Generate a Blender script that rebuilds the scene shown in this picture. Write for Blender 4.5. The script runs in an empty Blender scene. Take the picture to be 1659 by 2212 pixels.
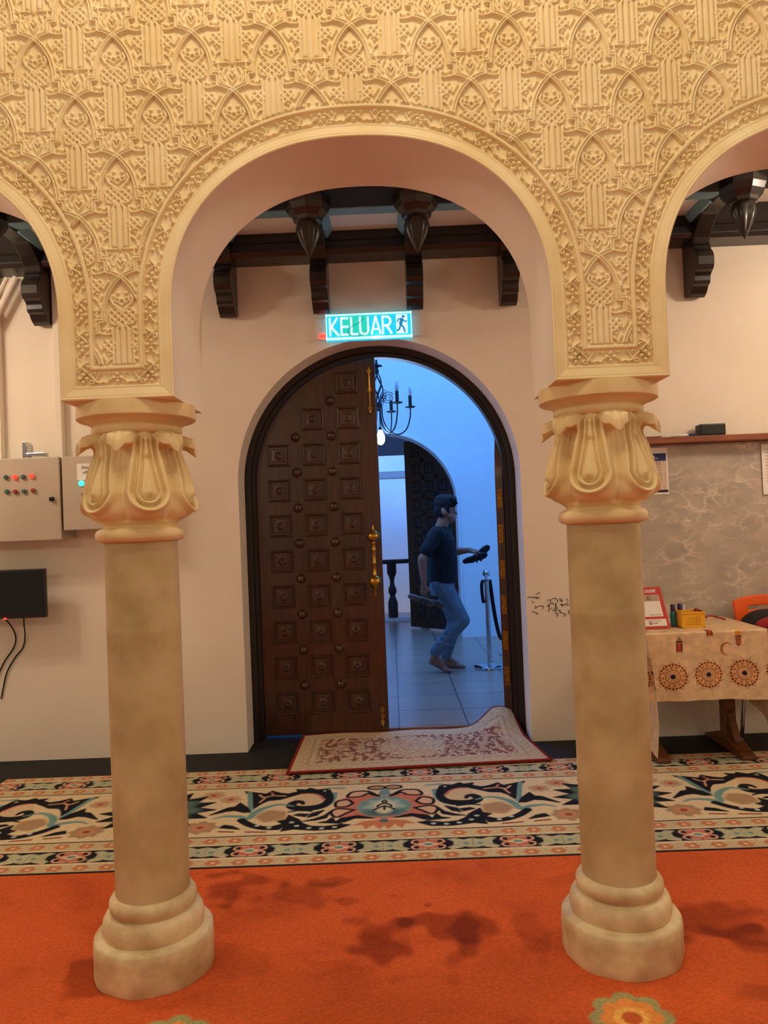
import bpy, bmesh, math, random
import numpy as np
from mathutils import Vector, Matrix, Quaternion
random.seed(4); RNG = np.random.default_rng(7)
PI = math.pi
SC = bpy.context.scene
COL = SC.collection

# ------------------------------------------------------------------ materials
def lin(c):
    if isinstance(c, str):
        c = tuple(int(c[i:i+2], 16)/255 for i in (0, 2, 4))
    return tuple((x/12.92 if x <= .04045 else ((x+.055)/1.055)**2.4) for x in c)

def new_mat(name):
    m = bpy.data.materials.new(name); m.use_nodes = True
    nt = m.node_tree; b = nt.nodes['Principled BSDF']
    return m, nt, b

def ramp(nt, fac, stops):
    r = nt.nodes.new('ShaderNodeValToRGB')
    e = r.color_ramp.elements
    while len(e) < len(stops): e.new(.5)
    for k, (p, c) in enumerate(stops):
        e[k].position = p; e[k].color = (*c, 1)
    nt.links.new(fac, r.inputs['Fac'])
    return r.outputs['Color']

def noise(nt, scale, detail=4, rough=.55, vec=None, dist=0):
    n = nt.nodes.new('ShaderNodeTexNoise')
    n.inputs['Scale'].default_value = scale; n.inputs['Detail'].default_value = detail
    n.inputs['Roughness'].default_value = rough; n.inputs['Distortion'].default_value = dist
    if vec is not None: nt.links.new(vec, n.inputs['Vector'])
    return n.outputs['Fac']

def objvec(nt, scale=(1, 1, 1)):
    t = nt.nodes.new('ShaderNodeTexCoord'); m = nt.nodes.new('ShaderNodeMapping')
    m.inputs['Scale'].default_value = scale
    nt.links.new(t.outputs['Object'], m.inputs['Vector'])
    return m.outputs['Vector']

def bump(nt, b, h, strength=.3, dist=.003):
    n = nt.nodes.new('ShaderNodeBump'); n.inputs['Strength'].default_value = strength
    n.inputs['Distance'].default_value = dist
    nt.links.new(h, n.inputs['Height']); nt.links.new(n.outputs['Normal'], b.inputs['Normal'])

def mat(name, c1, c2=None, scale=6, rough=.6, metal=0, bumps=0, bscale=60, coat=0, vec=(1, 1, 1), lo=.35, hi=.65, spec=.5, detail=4):
    m, nt, b = new_mat(name)
    b.inputs['Roughness'].default_value = rough; b.inputs['Metallic'].default_value = metal
    b.inputs['Coat Weight'].default_value = coat; b.inputs['Coat Roughness'].default_value = .15
    b.inputs['Specular IOR Level'].default_value = spec
    v = objvec(nt, vec)
    c1 = lin(c1); c2 = lin(c2) if c2 else tuple(x*.9 for x in c1)
    nt.links.new(ramp(nt, noise(nt, scale, detail, vec=v), [(lo, c1), (hi, c2)]), b.inputs['Base Color'])
    if bumps: bump(nt, b, noise(nt, bscale, 3, vec=v), bumps)
    return m

def emit(name, c, s, base='101010'):
    m, nt, b = new_mat(name)
    b.inputs['Base Color'].default_value = (*lin(base), 1)
    b.inputs['Emission Color'].default_value = (*lin(c), 1); b.inputs['Emission Strength'].default_value = s
    return m

def colmat(name, rough=.9, bumps=.3, bscale=300, stains=False):
    m, nt, b = new_mat(name)
    a = nt.nodes.new('ShaderNodeAttribute'); a.attribute_name = 'Col'
    b.inputs['Roughness'].default_value = rough
    b.inputs['Specular IOR Level'].default_value = .2
    v = objvec(nt)
    mx = nt.nodes.new('ShaderNodeMix'); mx.data_type = 'RGBA'; mx.blend_type = 'MULTIPLY'
    mx.inputs['Factor'].default_value = 1
    nt.links.new(a.outputs['Color'], mx.inputs['A'])
    nt.links.new(ramp(nt, noise(nt, bscale*.35, 3, vec=v), [(.3, (.8,)*3), (.7, (1.1,)*3)]), mx.inputs['B'])
    out = mx.outputs['Result']
    if stains:
        m2 = nt.nodes.new('ShaderNodeMix'); m2.data_type = 'RGBA'; m2.blend_type = 'MULTIPLY'
        m2.inputs['Factor'].default_value = 1
        nt.links.new(out, m2.inputs['A'])
        nt.links.new(ramp(nt, noise(nt, 2.6, 5, .6, objvec(nt, (1, 1.3, 1)), .4), [(.28, (.70, .58, .5)), (.45, (1, 1, 1)), (.72, (1.12, 1.15, 1.1))]), m2.inputs['B'])
        out = m2.outputs['Result']
    nt.links.new(out, b.inputs['Base Color'])
    bump(nt, b, noise(nt, bscale, 2, vec=v), bumps, .004)
    return m

M = {}
M['stucco'] = mat('carved_stucco', 'f2e0b6', 'e6d09c', 5, .7, bumps=.12, bscale=90)
M['stone'] = mat('cast_stone', 'd0be94', 'a69162', 4.5, .6, bumps=.15, bscale=45, lo=.3, hi=.7)
M['capstone'] = mat('capital_stone', 'ecd8a6', 'd8bd84', 5, .6, bumps=.12, bscale=50)
M['base_stone'] = mat('painted_base', 'e6d4aa', 'b4986c', 9, .5, bumps=.35, bscale=22, lo=.35, hi=.72)
M['wall'] = mat('wall_paint', 'f0e7d8', 'e9dece', 1.5, .8, bumps=.05, bscale=120)
M['hallwall'] = mat('hall_paint', 'eef0f2', 'e6e8ec', 1.5, .7)
M['wood'] = mat('dark_door_wood', '4a2517', '341709', 7, .33, bumps=.12, bscale=40, vec=(6, 6, .6), coat=.35)
M['beamwood'] = mat('dark_beam_wood', '1d1411', '130c0a', 8, .38, bumps=.1, bscale=30, vec=(1, 1, 1), coat=.3)
M['framewood'] = mat('door_frame_wood', '1e100b', '140906', 7, .45, vec=(5, 5, .6))
M['brownwood'] = mat('brown_wood', '7a4a26', '5a3216', 7, .4, vec=(.8, 6, 6), bumps=.1)
M['paleledge'] = mat('ledge_wood', '96522c', '7c4020', 9, .45, vec=(.6, 6, 6))
M['brass'] = mat('brass', 'c69a4a', '9a722c', 9, .3, 1)
M['woodshaded'] = mat('shaded_door_wood', '26140e', '1a0d09', 7, .45, vec=(6,6,.6))  # darker copy of the door wood, dimness under blue light put in the colour
M['signtint'] = mat('sign_glow_moulding', '7fb0c8', '74a4be', 5, .5)  # blue stands in for the exit sign glow on pale moulding
M['beamflat'] = mat('dull_beam_wood', '1a1210', '120b0a', 8, .8, bumps=.1, bscale=30)
M['brassdull'] = mat('aged_brass', 'a87a34', '6e4a1c', 60, .42, .9, bumps=.3, bscale=140)
M['steel'] = mat('polished_steel', 'd5d5d8', 'bfbfc4', 9, .12, 1)
M['greymetal'] = mat('painted_metal', 'bdb19f', 'b3a695', 3, .45)
M['darkgap'] = mat('black_rubber', '0c0b0b', '151313', 8, .6)
M['blackgloss'] = mat('black_gloss', '050505', '080808', 5, .12)
M['black'] = mat('black_plastic', '0a090a', '121012', 8, .45)
M['iron'] = mat('wrought_iron', '121418', '1c1f26', 12, .5)
M['white'] = mat('white_plastic', 'eeeeea', 'e4e4e0', 5, .45)
M['paper'] = mat('paper', 'f4f1ec', 'ece8e2', 5, .7)
M['orange'] = mat('orange_plastic', 'f06414', 'e65a10', 4, .35)
M['yellow'] = mat('yellow_plastic', 'f6bc34', 'efae22', 4, .4)
M['red'] = mat('red_card', 'c8382a', 'bd3022', 4, .45)
M['redcloth'] = mat('red_cloth', 'b02a30', '8a1c22', 12, .8, bumps=.2, bscale=30)
M['darkcloth'] = mat('dark_cloth', '2a2624', '181514', 10, .8, bumps=.2, bscale=30)
M['teal'] = mat('teal_glass', '2d8f98', '247880', 4, .15)
M['purple'] = mat('purple_cap', '43285a', '36204a', 4, .4)
M['blackfloor'] = mat('black_carpet_tile', '0d0e12', '15161b', 60, .85, bumps=.2, bscale=200)
M['navy'] = mat('navy_print', '1e2e6a', '1a285e', 4, .6)
M['ink'] = mat('dark_ink', '3a3030', '2c2424', 20, .8)
M['pinkink'] = mat('pink_print', 'e88a80', 'e07c72', 20, .8)
M['skin'] = mat('skin', 'a8745a', '98644c', 14, .55)
M['hair'] = mat('black_hair', '08080a', '111116', 60, .85, bumps=.5, bscale=90, vec=(1, 1, .3))
M['shirt'] = mat('navy_shirt', '0a0e17', '070a11', 12, .85, bumps=.2, bscale=30)
M['jeans'] = mat('blue_denim', '75828f', '5a6a7a', 11, .85, bumps=.25, bscale=60, lo=.3, hi=.7)
M['sole'] = mat('black_foam', '0c0c0d', '141415', 12, .7)
M['tansole'] = mat('brown_foam', '7a685c', '5e5046', 12, .7)
M['glassb'] = mat('bulb_glass', 'dfe6ee', 'd2dbe6', 6, .1)
M['facade'] = mat('facade_paint', 'dfe3e8', 'd5dae0', 2, .8)
M['facadeband'] = mat('facade_band', '8e9496', '868c8e', 3, .8)
M['rope'] = mat('dark_velvet', '160c10', '22141a', 40, .9)

# marble look panel
m, nt, b = new_mat('marble_panel'); M['marble'] = m
v = objvec(nt, (1, 1, 1.5))
vo = nt.nodes.new('ShaderNodeTexVoronoi'); vo.feature = 'DISTANCE_TO_EDGE'; vo.inputs['Scale'].default_value = 6.5
wn = nt.nodes.new('ShaderNodeTexNoise'); wn.inputs['Scale'].default_value = 5; wn.inputs['Detail'].default_value = 5
nt.links.new(v, wn.inputs['Vector'])
ma = nt.nodes.new('ShaderNodeVectorMath'); ma.operation = 'MULTIPLY_ADD'; ma.inputs[1].default_value = (.45, .45, .45)
nt.links.new(wn.outputs['Color'], ma.inputs[0]); nt.links.new(v, ma.inputs[2]); nt.links.new(ma.outputs[0], vo.inputs['Vector'])
veins = ramp(nt, vo.outputs['Distance'], [(0, (1, 1, 1)), (.05, (.35,)*3), (.16, (0, 0, 0))])
basec = ramp(nt, noise(nt, 4, 5, .6, v), [(.35, lin('a39a8e')), (.65, lin('beb3a4'))])
mx = nt.nodes.new('ShaderNodeMix'); mx.data_type = 'RGBA'
msk = nt.nodes.new('ShaderNodeMath'); msk.operation = 'MULTIPLY'
bw = nt.nodes.new('ShaderNodeRGBToBW'); nt.links.new(veins, bw.inputs[0])
nt.links.new(bw.outputs[0], msk.inputs[0])
nz = ramp(nt, noise(nt, 3.2, 3, .5, v), [(.42, (0, 0, 0)), (.62, (.8,)*3)])
bw2 = nt.nodes.new('ShaderNodeRGBToBW'); nt.links.new(nz, bw2.inputs[0]); nt.links.new(bw2.outputs[0], msk.inputs[1])
nt.links.new(msk.outputs[0], mx.inputs['Factor']); nt.links.new(basec, mx.inputs['A']); mx.inputs['B'].default_value = (*lin('e4d8c6'), 1)
nt.links.new(mx.outputs['Result'], b.inputs['Base Color']); b.inputs['Roughness'].default_value = .5

# floor tiles of the hall beyond the door
m, nt, b = new_mat('hall_tiles'); M['tiles'] = m
br = nt.nodes.new('ShaderNodeTexBrick'); br.offset = 0; br.squash = 1
br.inputs['Scale'].default_value = 1; br.inputs['Brick Width'].default_value = .48; br.inputs['Row Height'].default_value = .48
br.inputs['Mortar Size'].default_value = .006; br.inputs['Mortar Smooth'].default_value = .1
br.inputs['Color1'].default_value = (*lin('b49280'), 1); br.inputs['Color2'].default_value = (*lin('ac8a7a'), 1); br.inputs['Mortar'].default_value = (*lin('5e5250'), 1)
nt.links.new(objvec(nt), br.inputs['Vector']); nt.links.new(br.outputs['Color'], b.inputs['Base Color'])
b.inputs['Roughness'].default_value = .28

# ------------------------------------------------------------------ mesh helpers
OFF = {}
def V3(a): return np.array(a, float)

class G:
    """collects vertices and faces of one mesh"""
    def __init__(s): s.v = []; s.f = []; s.n = 0
    def add(s, v, f):
        v = np.asarray(v, float).reshape(-1, 3)
        s.v.append(v); k = s.n
        s.f += [tuple(int(i)+k for i in q) for q in f]; s.n += len(v)
        return s
    def box(s, x0, x1, y0, y1, z0, z1):
        return s.add([(x0,y0,z0),(x1,y0,z0),(x1,y1,z0),(x0,y1,z0),(x0,y0,z1),(x1,y0,z1),(x1,y1,z1),(x0,y1,z1)],
                     [(3,2,1,0),(4,5,6,7),(0,1,5,4),(1,2,6,5),(2,3,7,6),(3,0,4,7)])
    def lathe(s, prof, c=(0,0,0), n=48, mod=None, closed=True):
        prof = V3(prof); m = len(prof); th = np.arange(n)*2*PI/n
        R = prof[:,0][:,None]*np.ones(n)[None]
        if mod is not None: R = R*mod(th, prof)
        Z = prof[:,1][:,None]*np.ones(n)[None]
        v = np.stack([c[0]+R*np.cos(th), c[1]+R*np.sin(th), c[2]+Z], -1).reshape(-1,3)
        f = [(i*n+j, i*n+(j+1)%n, (i+1)*n+(j+1)%n, (i+1)*n+j) for i in range(m-1) for j in range(n)]
        if closed: f += [tuple(range(n-1,-1,-1)), tuple((m-1)*n+j for j in range(n))]
        return s.add(v, f)
    def tube(s, pts, r, n=8, caps=True, flat=None):
        pts = V3(pts); m = len(pts); r = np.broadcast_to(np.asarray(r, float), (m,))
        T = np.gradient(pts, axis=0); T /= np.linalg.norm(T, axis=1)[:,None]+1e-12
        u = np.cross(T[0], (0,0,1) if abs(T[0][2]) < .9 else (1,0,0)); u /= np.linalg.norm(u)
        vs = []
        for i in range(m):
            u = u - T[i]*(u@T[i]); u /= np.linalg.norm(u); w = np.cross(T[i], u)
            for j in range(n):
                a = 2*PI*j/n
                vs.append(pts[i]+r[i]*(math.cos(a)*u*(flat or 1)+math.sin(a)*w))
        f = [(i*n+j, i*n+(j+1)%n, (i+1)*n+(j+1)%n, (i+1)*n+j) for i in range(m-1) for j in range(n)]
        if caps: f += [tuple(range(n-1,-1,-1)), tuple((m-1)*n+j for j in range(n))]
        return s.add(vs, f)
    def cap(s, p0, p1, r0, r1=None, n=12):
        """rounded tapered limb"""
        r1 = r0 if r1 is None else r1
        p0, p1 = V3(p0), V3(p1); d = p1-p0; L = np.linalg.norm(d); d = d/(L+1e-9)
        a = np.linspace(-PI/2, 0, 5); pts = []; rr = []
        for t in a: pts.append(p0+d*r0*math.sin(t)); rr.append(max(r0*math.cos(t), 1e-4))
        for t in -a[::-1]: pts.append(p1+d*r1*math.sin(t)); rr.append(max(r1*math.cos(t), 1e-4))
        u = np.cross(d, (0,0,1) if abs(d[2]) < .9 else (1,0,0)); u /= np.linalg.norm(u); w = np.cross(d, u)
        vs = [p+q*(math.cos(2*PI*j/n)*u+math.sin(2*PI*j/n)*w) for p, q in zip(pts, rr) for j in range(n)]
        m = len(pts)
        f = [(i*n+j, i*n+(j+1)%n, (i+1)*n+(j+1)%n, (i+1)*n+j) for i in range(m-1) for j in range(n)]
        f += [tuple(range(n-1,-1,-1)), tuple((m-1)*n+j for j in range(n))]
        return s.add(vs, f)
    def ell(s, c, r, n=16, m=10, rot=None):
        th = np.linspace(0, PI, m+1); ph = np.arange(n)*2*PI/n
        v = np.stack([np.sin(th)[:,None]*np.cos(ph), np.sin(th)[:,None]*np.sin(ph), np.cos(th)[:,None]*np.ones(n)], -1).reshape(-1,3)
        v = v*np.asarray(r if np.ndim(r) else (r,)*3)
        if rot is not None: v = v@np.array(rot.to_matrix()).T
        f = [((i+1)*n+j, (i+1)*n+(j+1)%n, i*n+(j+1)%n, i*n+j) for i in range(m) for j in range(n)]
        return s.add(v+V3(c), f)
    def prism(s, poly, axis, a0, a1):
        """poly of 2d points extruded along axis ('x': poly=(y,z), 'y': poly=(x,z), 'z': poly=(x,y))"""
        k = len(poly)
        def mk(p, a): return {'x': (a,p[0],p[1]), 'y': (p[0],a,p[1]), 'z': (p[0],p[1],a)}[axis]
        v = [mk(p,a0) for p in poly]+[mk(p,a1) for p in poly]
        f = [tuple(range(k)), tuple(range(2*k-1,k-1,-1))]+[(i,i+k,(i+1)%k+k,(i+1)%k) for i in range(k)]
        return s.add(v, f)
    def grid(s, P):
        a, b = P.shape[:2]
        f = [(i*b+j, i*b+j+1, (i+1)*b+j+1, (i+1)*b+j) for i in range(a-1) for j in range(b-1)]
        return s.add(P.reshape(-1,3), f)
    def text(s, body, size, P0, ux, uz, depth=.0006, bold=0):
        """lettering laid on a plane: origin P0 (left end of the baseline), ux along the line, uz up"""
        cu = bpy.data.curves.new('t', 'FONT'); cu.body = body; cu.size = size; cu.extrude = depth; cu.resolution_u = 3; cu.offset = bold
        o = bpy.data.objects.new('t', cu); COL.objects.link(o)
        dg = bpy.context.evaluated_depsgraph_get(); me = o.evaluated_get(dg).to_mesh()
        P0, ux, uz = V3(P0), V3(ux), V3(uz); nrm = np.cross(ux, uz)
        v = [P0+ux*q.co.x+uz*q.co.y+nrm*q.co.z for q in me.vertices]
        f = [tuple(p.vertices) for p in me.polygons]
        if len(v): s.add(v, f)
        o.evaluated_get(dg).to_mesh_clear(); bpy.data.objects.remove(o); bpy.data.curves.remove(cu)
        return s
    def arr(s): return np.concatenate(s.v), s.f

def mesh_np(name, verts, faces, col=None):
    me = bpy.data.meshes.new(name)
    verts = np.asarray(verts, np.float32)
    if isinstance(faces, np.ndarray):
        nf, k = faces.shape
        me.vertices.add(len(verts)); me.vertices.foreach_set('co', verts.ravel())
        me.loops.add(nf*k); me.loops.foreach_set('vertex_index', faces.astype(np.int32).ravel())
        me.polygons.add(nf); me.polygons.foreach_set('loop_start', np.arange(0, nf*k, k, dtype=np.int32))
        me.update(calc_edges=True)
    else:
        me.from_pydata([tuple(map(float, q)) for q in verts], [], faces); me.update()
    if col is not None:
        a = me.color_attributes.new('Col', 'FLOAT_COLOR', 'POINT')
        a.data.foreach_set('color', np.concatenate([col, np.ones((len(col),1))], 1).astype(np.float32).ravel())
    return me

def obj(name, g, m, parent=None, smooth=None, bevel=0, col=None, loc=None, fixn=True):
    v, f = g.arr() if isinstance(g, G) else g
    off = V3(OFF.get(parent.name, (0,0,0))) if parent else V3(loc or (0,0,0))
    me = mesh_np(name, v-off, f, col)
    if bevel or (fixn and not isinstance(f, np.ndarray)):
        bm = bmesh.new(); bm.from_mesh(me)
        if fixn: bmesh.ops.recalc_face_normals(bm, faces=bm.faces)
        if bevel:
            ed = [e for e in bm.edges if len(e.link_faces) == 2 and e.calc_face_angle(0) > .6]
            bmesh.ops.bevel(bm, geom=ed, offset=bevel, segments=2, affect='EDGES', profile=.6, clamp_overlap=True)
        bm.to_mesh(me); bm.free()
    if smooth is not None:
        if smooth is True: me.shade_smooth()
        else:
            me.shade_smooth(); me.set_sharp_from_angle(angle=smooth)
    me.materials.append(M[m] if isinstance(m, str) else m)
    o = bpy.data.objects.new(name, me); COL.objects.link(o)
    OFF[o.name] = off
    if parent: o.parent = parent
    else: o.location = off
    return o

def tag(o, label=None, cat=None, group=None, kind=None):
    if label: o['label'] = label
    if cat: o['category'] = cat
    if group: o['group'] = group
    if kind: o['kind'] = kind
    return o

def thing(name, loc, label, cat, group=None, kind=None):
    o = bpy.data.objects.new(name, None); COL.objects.link(o); o.location = loc; o.empty_display_size = .1
    OFF[o.name] = V3(loc)
    return tag(o, label, cat, group, kind)

def kids(o): return [c for c in bpy.data.objects if c.parent == o]
def copy_tree(o, parent=None, loc=None):
    c = o.copy(); COL.objects.link(c); c.parent = parent
    if loc is not None: c.location = loc
    OFF[c.name] = V3(loc) if loc is not None else OFF[o.name]
    for k in kids(o): copy_tree(k, c)
    return c

def remeshed(name, g, m, parent, voxel=.005, it=3, smooth=.5):
    """weld overlapping limbs of one body into a single continuous skin"""
    o = obj(name, g, m, None, True)
    r = o.modifiers.new('r', 'REMESH'); r.mode = 'VOXEL'; r.voxel_size = voxel; r.use_smooth_shade = True
    s = o.modifiers.new('s', 'SMOOTH'); s.factor = smooth; s.iterations = it
    dg = bpy.context.evaluated_depsgraph_get()
    me = bpy.data.meshes.new_from_object(o.evaluated_get(dg))
    old = o.data; o.modifiers.clear(); o.data = me; bpy.data.meshes.remove(old)
    off = V3(OFF.get(parent.name, (0,0,0))) if parent else V3((0,0,0))
    me.transform(Matrix.Translation(-Vector(off))); me.shade_smooth()
    if parent: o.parent = parent
    OFF[o.name] = off
    return o

def sstep(a, b, x):
    t = np.clip((x-a)/(b-a), 0, 1); return t*t*(3-2*t)

def seg_dist(X, Y, p, q):
    px, py = p; dx, dy = q[0]-px, q[1]-py; L = dx*dx+dy*dy+1e-12
    t = np.clip(((X-px)*dx+(Y-py)*dy)/L, 0, 1)
    return np.hypot(X-px-t*dx, Y-py-t*dy), t

# ================================================================== ARCADE
YF, YB = 2.31, 2.645               # front and back of the arcade wall
AXC = [-1.572, -.065, 1.442]       # arch centres
PXC = [-.819, .6885]               # pier / column axes
AH, AB, AN, ZS, ZB = .58, .524, 2.25, 2.07, 1.819
XL, XR, ZT = -2.13, 2.0, 3.35

def tile_relief():
    nx, nz = 316, 480
    X, Y = np.meshgrid((np.arange(nx)+.5)/nx*1260-630, (np.arange(nz)+.5)/nz*1920-960)
    Hh = np.zeros_like(X)
    offs = [(630*i, 960*j) for i in range(-3, 4) for j in range(-2, 3) if (i+j) % 2 == 0]
    def place(fn, bb):
        x0, x1, y0, y1 = bb
        for ox, oy in offs:
            if x1+ox < -640 or x0+ox > 640 or y1+oy < -970 or y0+oy > 970: continue
            i0 = int(np.clip((y0+oy+960)/4-1, 0, nz)); i1 = int(np.clip((y1+oy+960)/4+2, 0, nz))
            j0 = int(np.clip((x0+ox+630)/1260*nx-1, 0, nx)); j1 = int(np.clip((x1+ox+630)/1260*nx+2, 0, nx))
            if i1 > i0 and j1 > j0:
                sl = (slice(i0, i1), slice(j0, j1))
                Hh[sl] = np.maximum(Hh[sl], fn(X[sl]-ox, Y[sl]-oy))
    def stroke(pts, w, h, groove=False):
        for sg in (1, -1):
            P = [(sg*a, b) for a, b in pts]
            xs = [p[0] for p in P]; ys = [p[1] for p in P]
            def fn(x, y):
                d = np.full_like(x, 1e9)
                for a, b in zip(P[:-1], P[1:]): d = np.minimum(d, seg_dist(x, y, a, b)[0])
                r = np.sqrt(np.clip(1-(d/w)**2, 0, 1))**.7
                if groove: r = (1-sstep(.78, 1, d/w))*(1-.55*(1-sstep(.1, .32, d/w)))
                return h*r
            place(fn, (min(xs)-w, max(xs)+w, min(ys)-w, max(ys)+w))
    def blob(c, rx, ry, h, lat=False):
        for sg in ((1, -1) if c[0] else (1,)):
            def fn(x, y):
                q = ((x-sg*c[0])/rx)**2+((y-c[1])/ry)**2
                if lat:
                    k = PI/112
                    a = np.abs(np.cos((x+y-20)*k)); b_ = np.abs(np.cos((x-y+20)*k))
                    return h*np.clip(np.maximum(a, b_)*1.5-.55, 0, 1)*(1-sstep(.86, 1, q))
                return h*np.sqrt(np.clip(1-q, 0, 1))**.8
            place(fn, (sg*c[0]-rx, sg*c[0]+rx, c[1]-ry, c[1]+ry))
    A, B, C = .0115, .0088, .0075
    stroke([(0,0),(60,48),(120,115),(190,215),(245,330),(282,460),(300,590),(305,694),(395,694),(395,868),(470,885),(540,915),(630,960)], 40, A, True)
    stroke([(235,-85),(330,-62),(420,-52),(455,-75),(465,-120),(438,-148)], 21, B)
    blob((385,-125), 36, 30, C); blob((315,-150), 30, 26, C)
    stroke([(45,-50),(110,-115),(170,-150),(190,-205)], 22, B)
    stroke([(0,-112),(50,-190),(62,-250),(30,-264),(0,-215)], 17, B)
    blob((0,-315), 26, 46, B)
    stroke([(128,-185),(150,-262),(120,-330),(95,-370)], 21, C); blob((205,-300), 27, 27, C); blob((175,-375), 24, 20, C)
    stroke([(72,-440),(205,-440)], 20, B); stroke([(222,-440),(300,-438)], 13, C); stroke([(218,-475),(218,-400)], 12, C)
    stroke([(0,795),(0,1460)], 43, B); stroke([(0,1455),(0,1500)], 24, B)
    stroke([(92,835),(92,1420)], 35, B); stroke([(162,800),(162,1445)], 22, C)
    stroke([(28,742),(84,812)], 26, B)
    blob((66,255), 30, 30, C)
    stroke([(0,340),(58,395),(0,452)], 15, C); stroke([(46,345),(104,326),(114,376),(62,402)], 14, C)
    stroke([(150,296),(178,350),(140,430),(40,502),(-40,560)], 27, B)
    blob((92,610), 135, 135, B, True)
    stroke([(190,640),(195,690),(165,742),(112,757),(60,742),(30,700)], 20, B)
    blob((398,118), 112, 118, C, True)
    stroke([(200,62),(245,125),(290,190)], 14, C); stroke([(218,20),(228,92)], 13, C)
    blob((458,240), 27, 27, B); blob((392,262), 23, 23, B); blob((350,335), 25, 25, B)
    stroke([(322,290),(368,382),(340,468),(298,520)], 24, C); stroke([(368,382),(432,330)], 19, C)
    stroke([(345,468),(402,520),(418,600)], 19, C); blob((300,430), 22, 22, B)
    stroke([(345,570),(345,622),(428,622)], 13, C); stroke([(345,655),(436,655)], 12, C)
    return Hh
TILE = tile_relief()

def panel_relief(x, z):
    nz, nx = TILE.shape
    u = ((x+.553)/.0001929+630) % 1260; v = (-(z-2.942)/.0001948+960) % 1920
    fu = u/1260*nx-.5; fv = v/1920*nz-.5
    i = np.floor(fv).astype(int); j = np.floor(fu).astype(int); a = fv-i; b = fu-j
    i0, i1, j0, j1 = i % nz, (i+1) % nz, j % nx, (j+1) % nx
    return (TILE[i0,j0]*(1-b)+TILE[i0,j1]*b)*(1-a)+(TILE[i1,j0]*(1-b)+TILE[i1,j1]*b)*a

TB = .106  # width of the carved band with its mouldings
def band_relief(s, t, per, s0):
    """s along the band, t from the opening edge; flowers every per"""
    h = np.interp(t, [0,.003,.007,.009,.011,.016,.034,.040,.0425,.044,.046,.089,.0905,.0925,.101,.1035,.106],
                     [.010,.0125,.0115,.0085,.010,.0085,.0035,.0045,.0040,-.004,-.005,-.005,.003,.0085,.0085,.003,-.0015])
    q = (s-s0+per/2) % per-per/2; k = np.floor((s-s0+per/2)/per)
    T = t-.0675; f = np.zeros_like(s)
    def add(v):
        np.maximum(f, v, out=f)
    def ball(cx, cy, rx, ry, hh): add(hh*np.sqrt(np.clip(1-((q-cx)/rx)**2-((T-cy)/ry)**2, 0, 1)))
    def strk(pts, w, hh):
        d = np.full_like(q, 1.)
        for a, b in zip(pts[:-1], pts[1:]): d = np.minimum(d, seg_dist(q, T, a, b)[0])
        add(hh*np.sqrt(np.clip(1-(d/w)**2, 0, 1))*sstep(s0+.012, s0+.019, s))
    for cx, cy in ((.0114,0),(-.0114,0),(0,-.0114),(0,.0114)): ball(cx, cy, .0072, .0072, .0125)
    ball(0, 0, .0045, .0045, .009)
    sc = per/.1
    strk([(.014*sc,.013),(.022*sc,.010),(.030*sc,.001),(.037*sc,-.009),(.0435*sc,-.014),(.05*sc,-.015)], .0036, .0105)
    strk([(.05*sc,.013),(.044*sc,.006),(.037*sc,-.006)], .0034, .010)
    strk([(.018*sc,-.013),(.026*sc,-.008),(.034*sc,-.010),(.032*sc,-.0165),(.022*sc,-.0175),(.018*sc,-.013)], .0032, .0105)
    strk([(.036*sc,.009),(.040*sc,.014),(.036*sc,.018),(.032*sc,.0155)], .0032, .0105)
    strk([(-.0235*sc,.0130),(-.0230*sc,.0132)], .0045, .011)
    strk([(-.05*sc,-.015),(-.040*sc,-.012),(-.030*sc,-.016),(-.022*sc,-.006),(-.014*sc,-.004)], .0032, .010)
    inside = sstep(.0455, .048, t)*(1-sstep(.087, .0895, t))
    return h+np.where((t > .044) & (t < .0905), f*inside, 0)

def arch_curve(step=.0021):
    ph = np.linspace(0, PI/2, 900)
    x = AH*np.cos(ph)**(2/AN); z = ZS+AB*np.sin(ph)**(2/AN)
    x = np.concatenate([[AH], x]); z = np.concatenate([[ZB], z])
    x[-1] = 0
    s = np.concatenate([[0], np.cumsum(np.hypot(np.diff(x), np.diff(z)))])
    n = int(s[-1]/step); ss = np.linspace(0, s[-1], n)
    xs, zs = np.interp(ss, s, x), np.interp(ss, s, z)
    # left bottom -> crown -> right bottom
    return np.concatenate([-xs, xs[-2::-1]]), np.concatenate([zs, zs[-2::-1]]), np.concatenate([ss, ss[-2::-1]]), s[-1]
cx_, cz_, cs_, CL = arch_curve()
tx, tz = np.gradient(cx_), np.gradient(cz_); ln = np.hypot(tx, tz)
nxn, nzn = -tz/ln, tx/ln
# smooth normals on the straight stilt
bot = cz_ < ZS-.01; nxn[bot] = np.sign(cx_[bot]); nzn[bot] = 0
TS = np.linspace(0, TB, 60)
PER = (CL-.0675)/round((CL-.0675)/.1)

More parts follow.
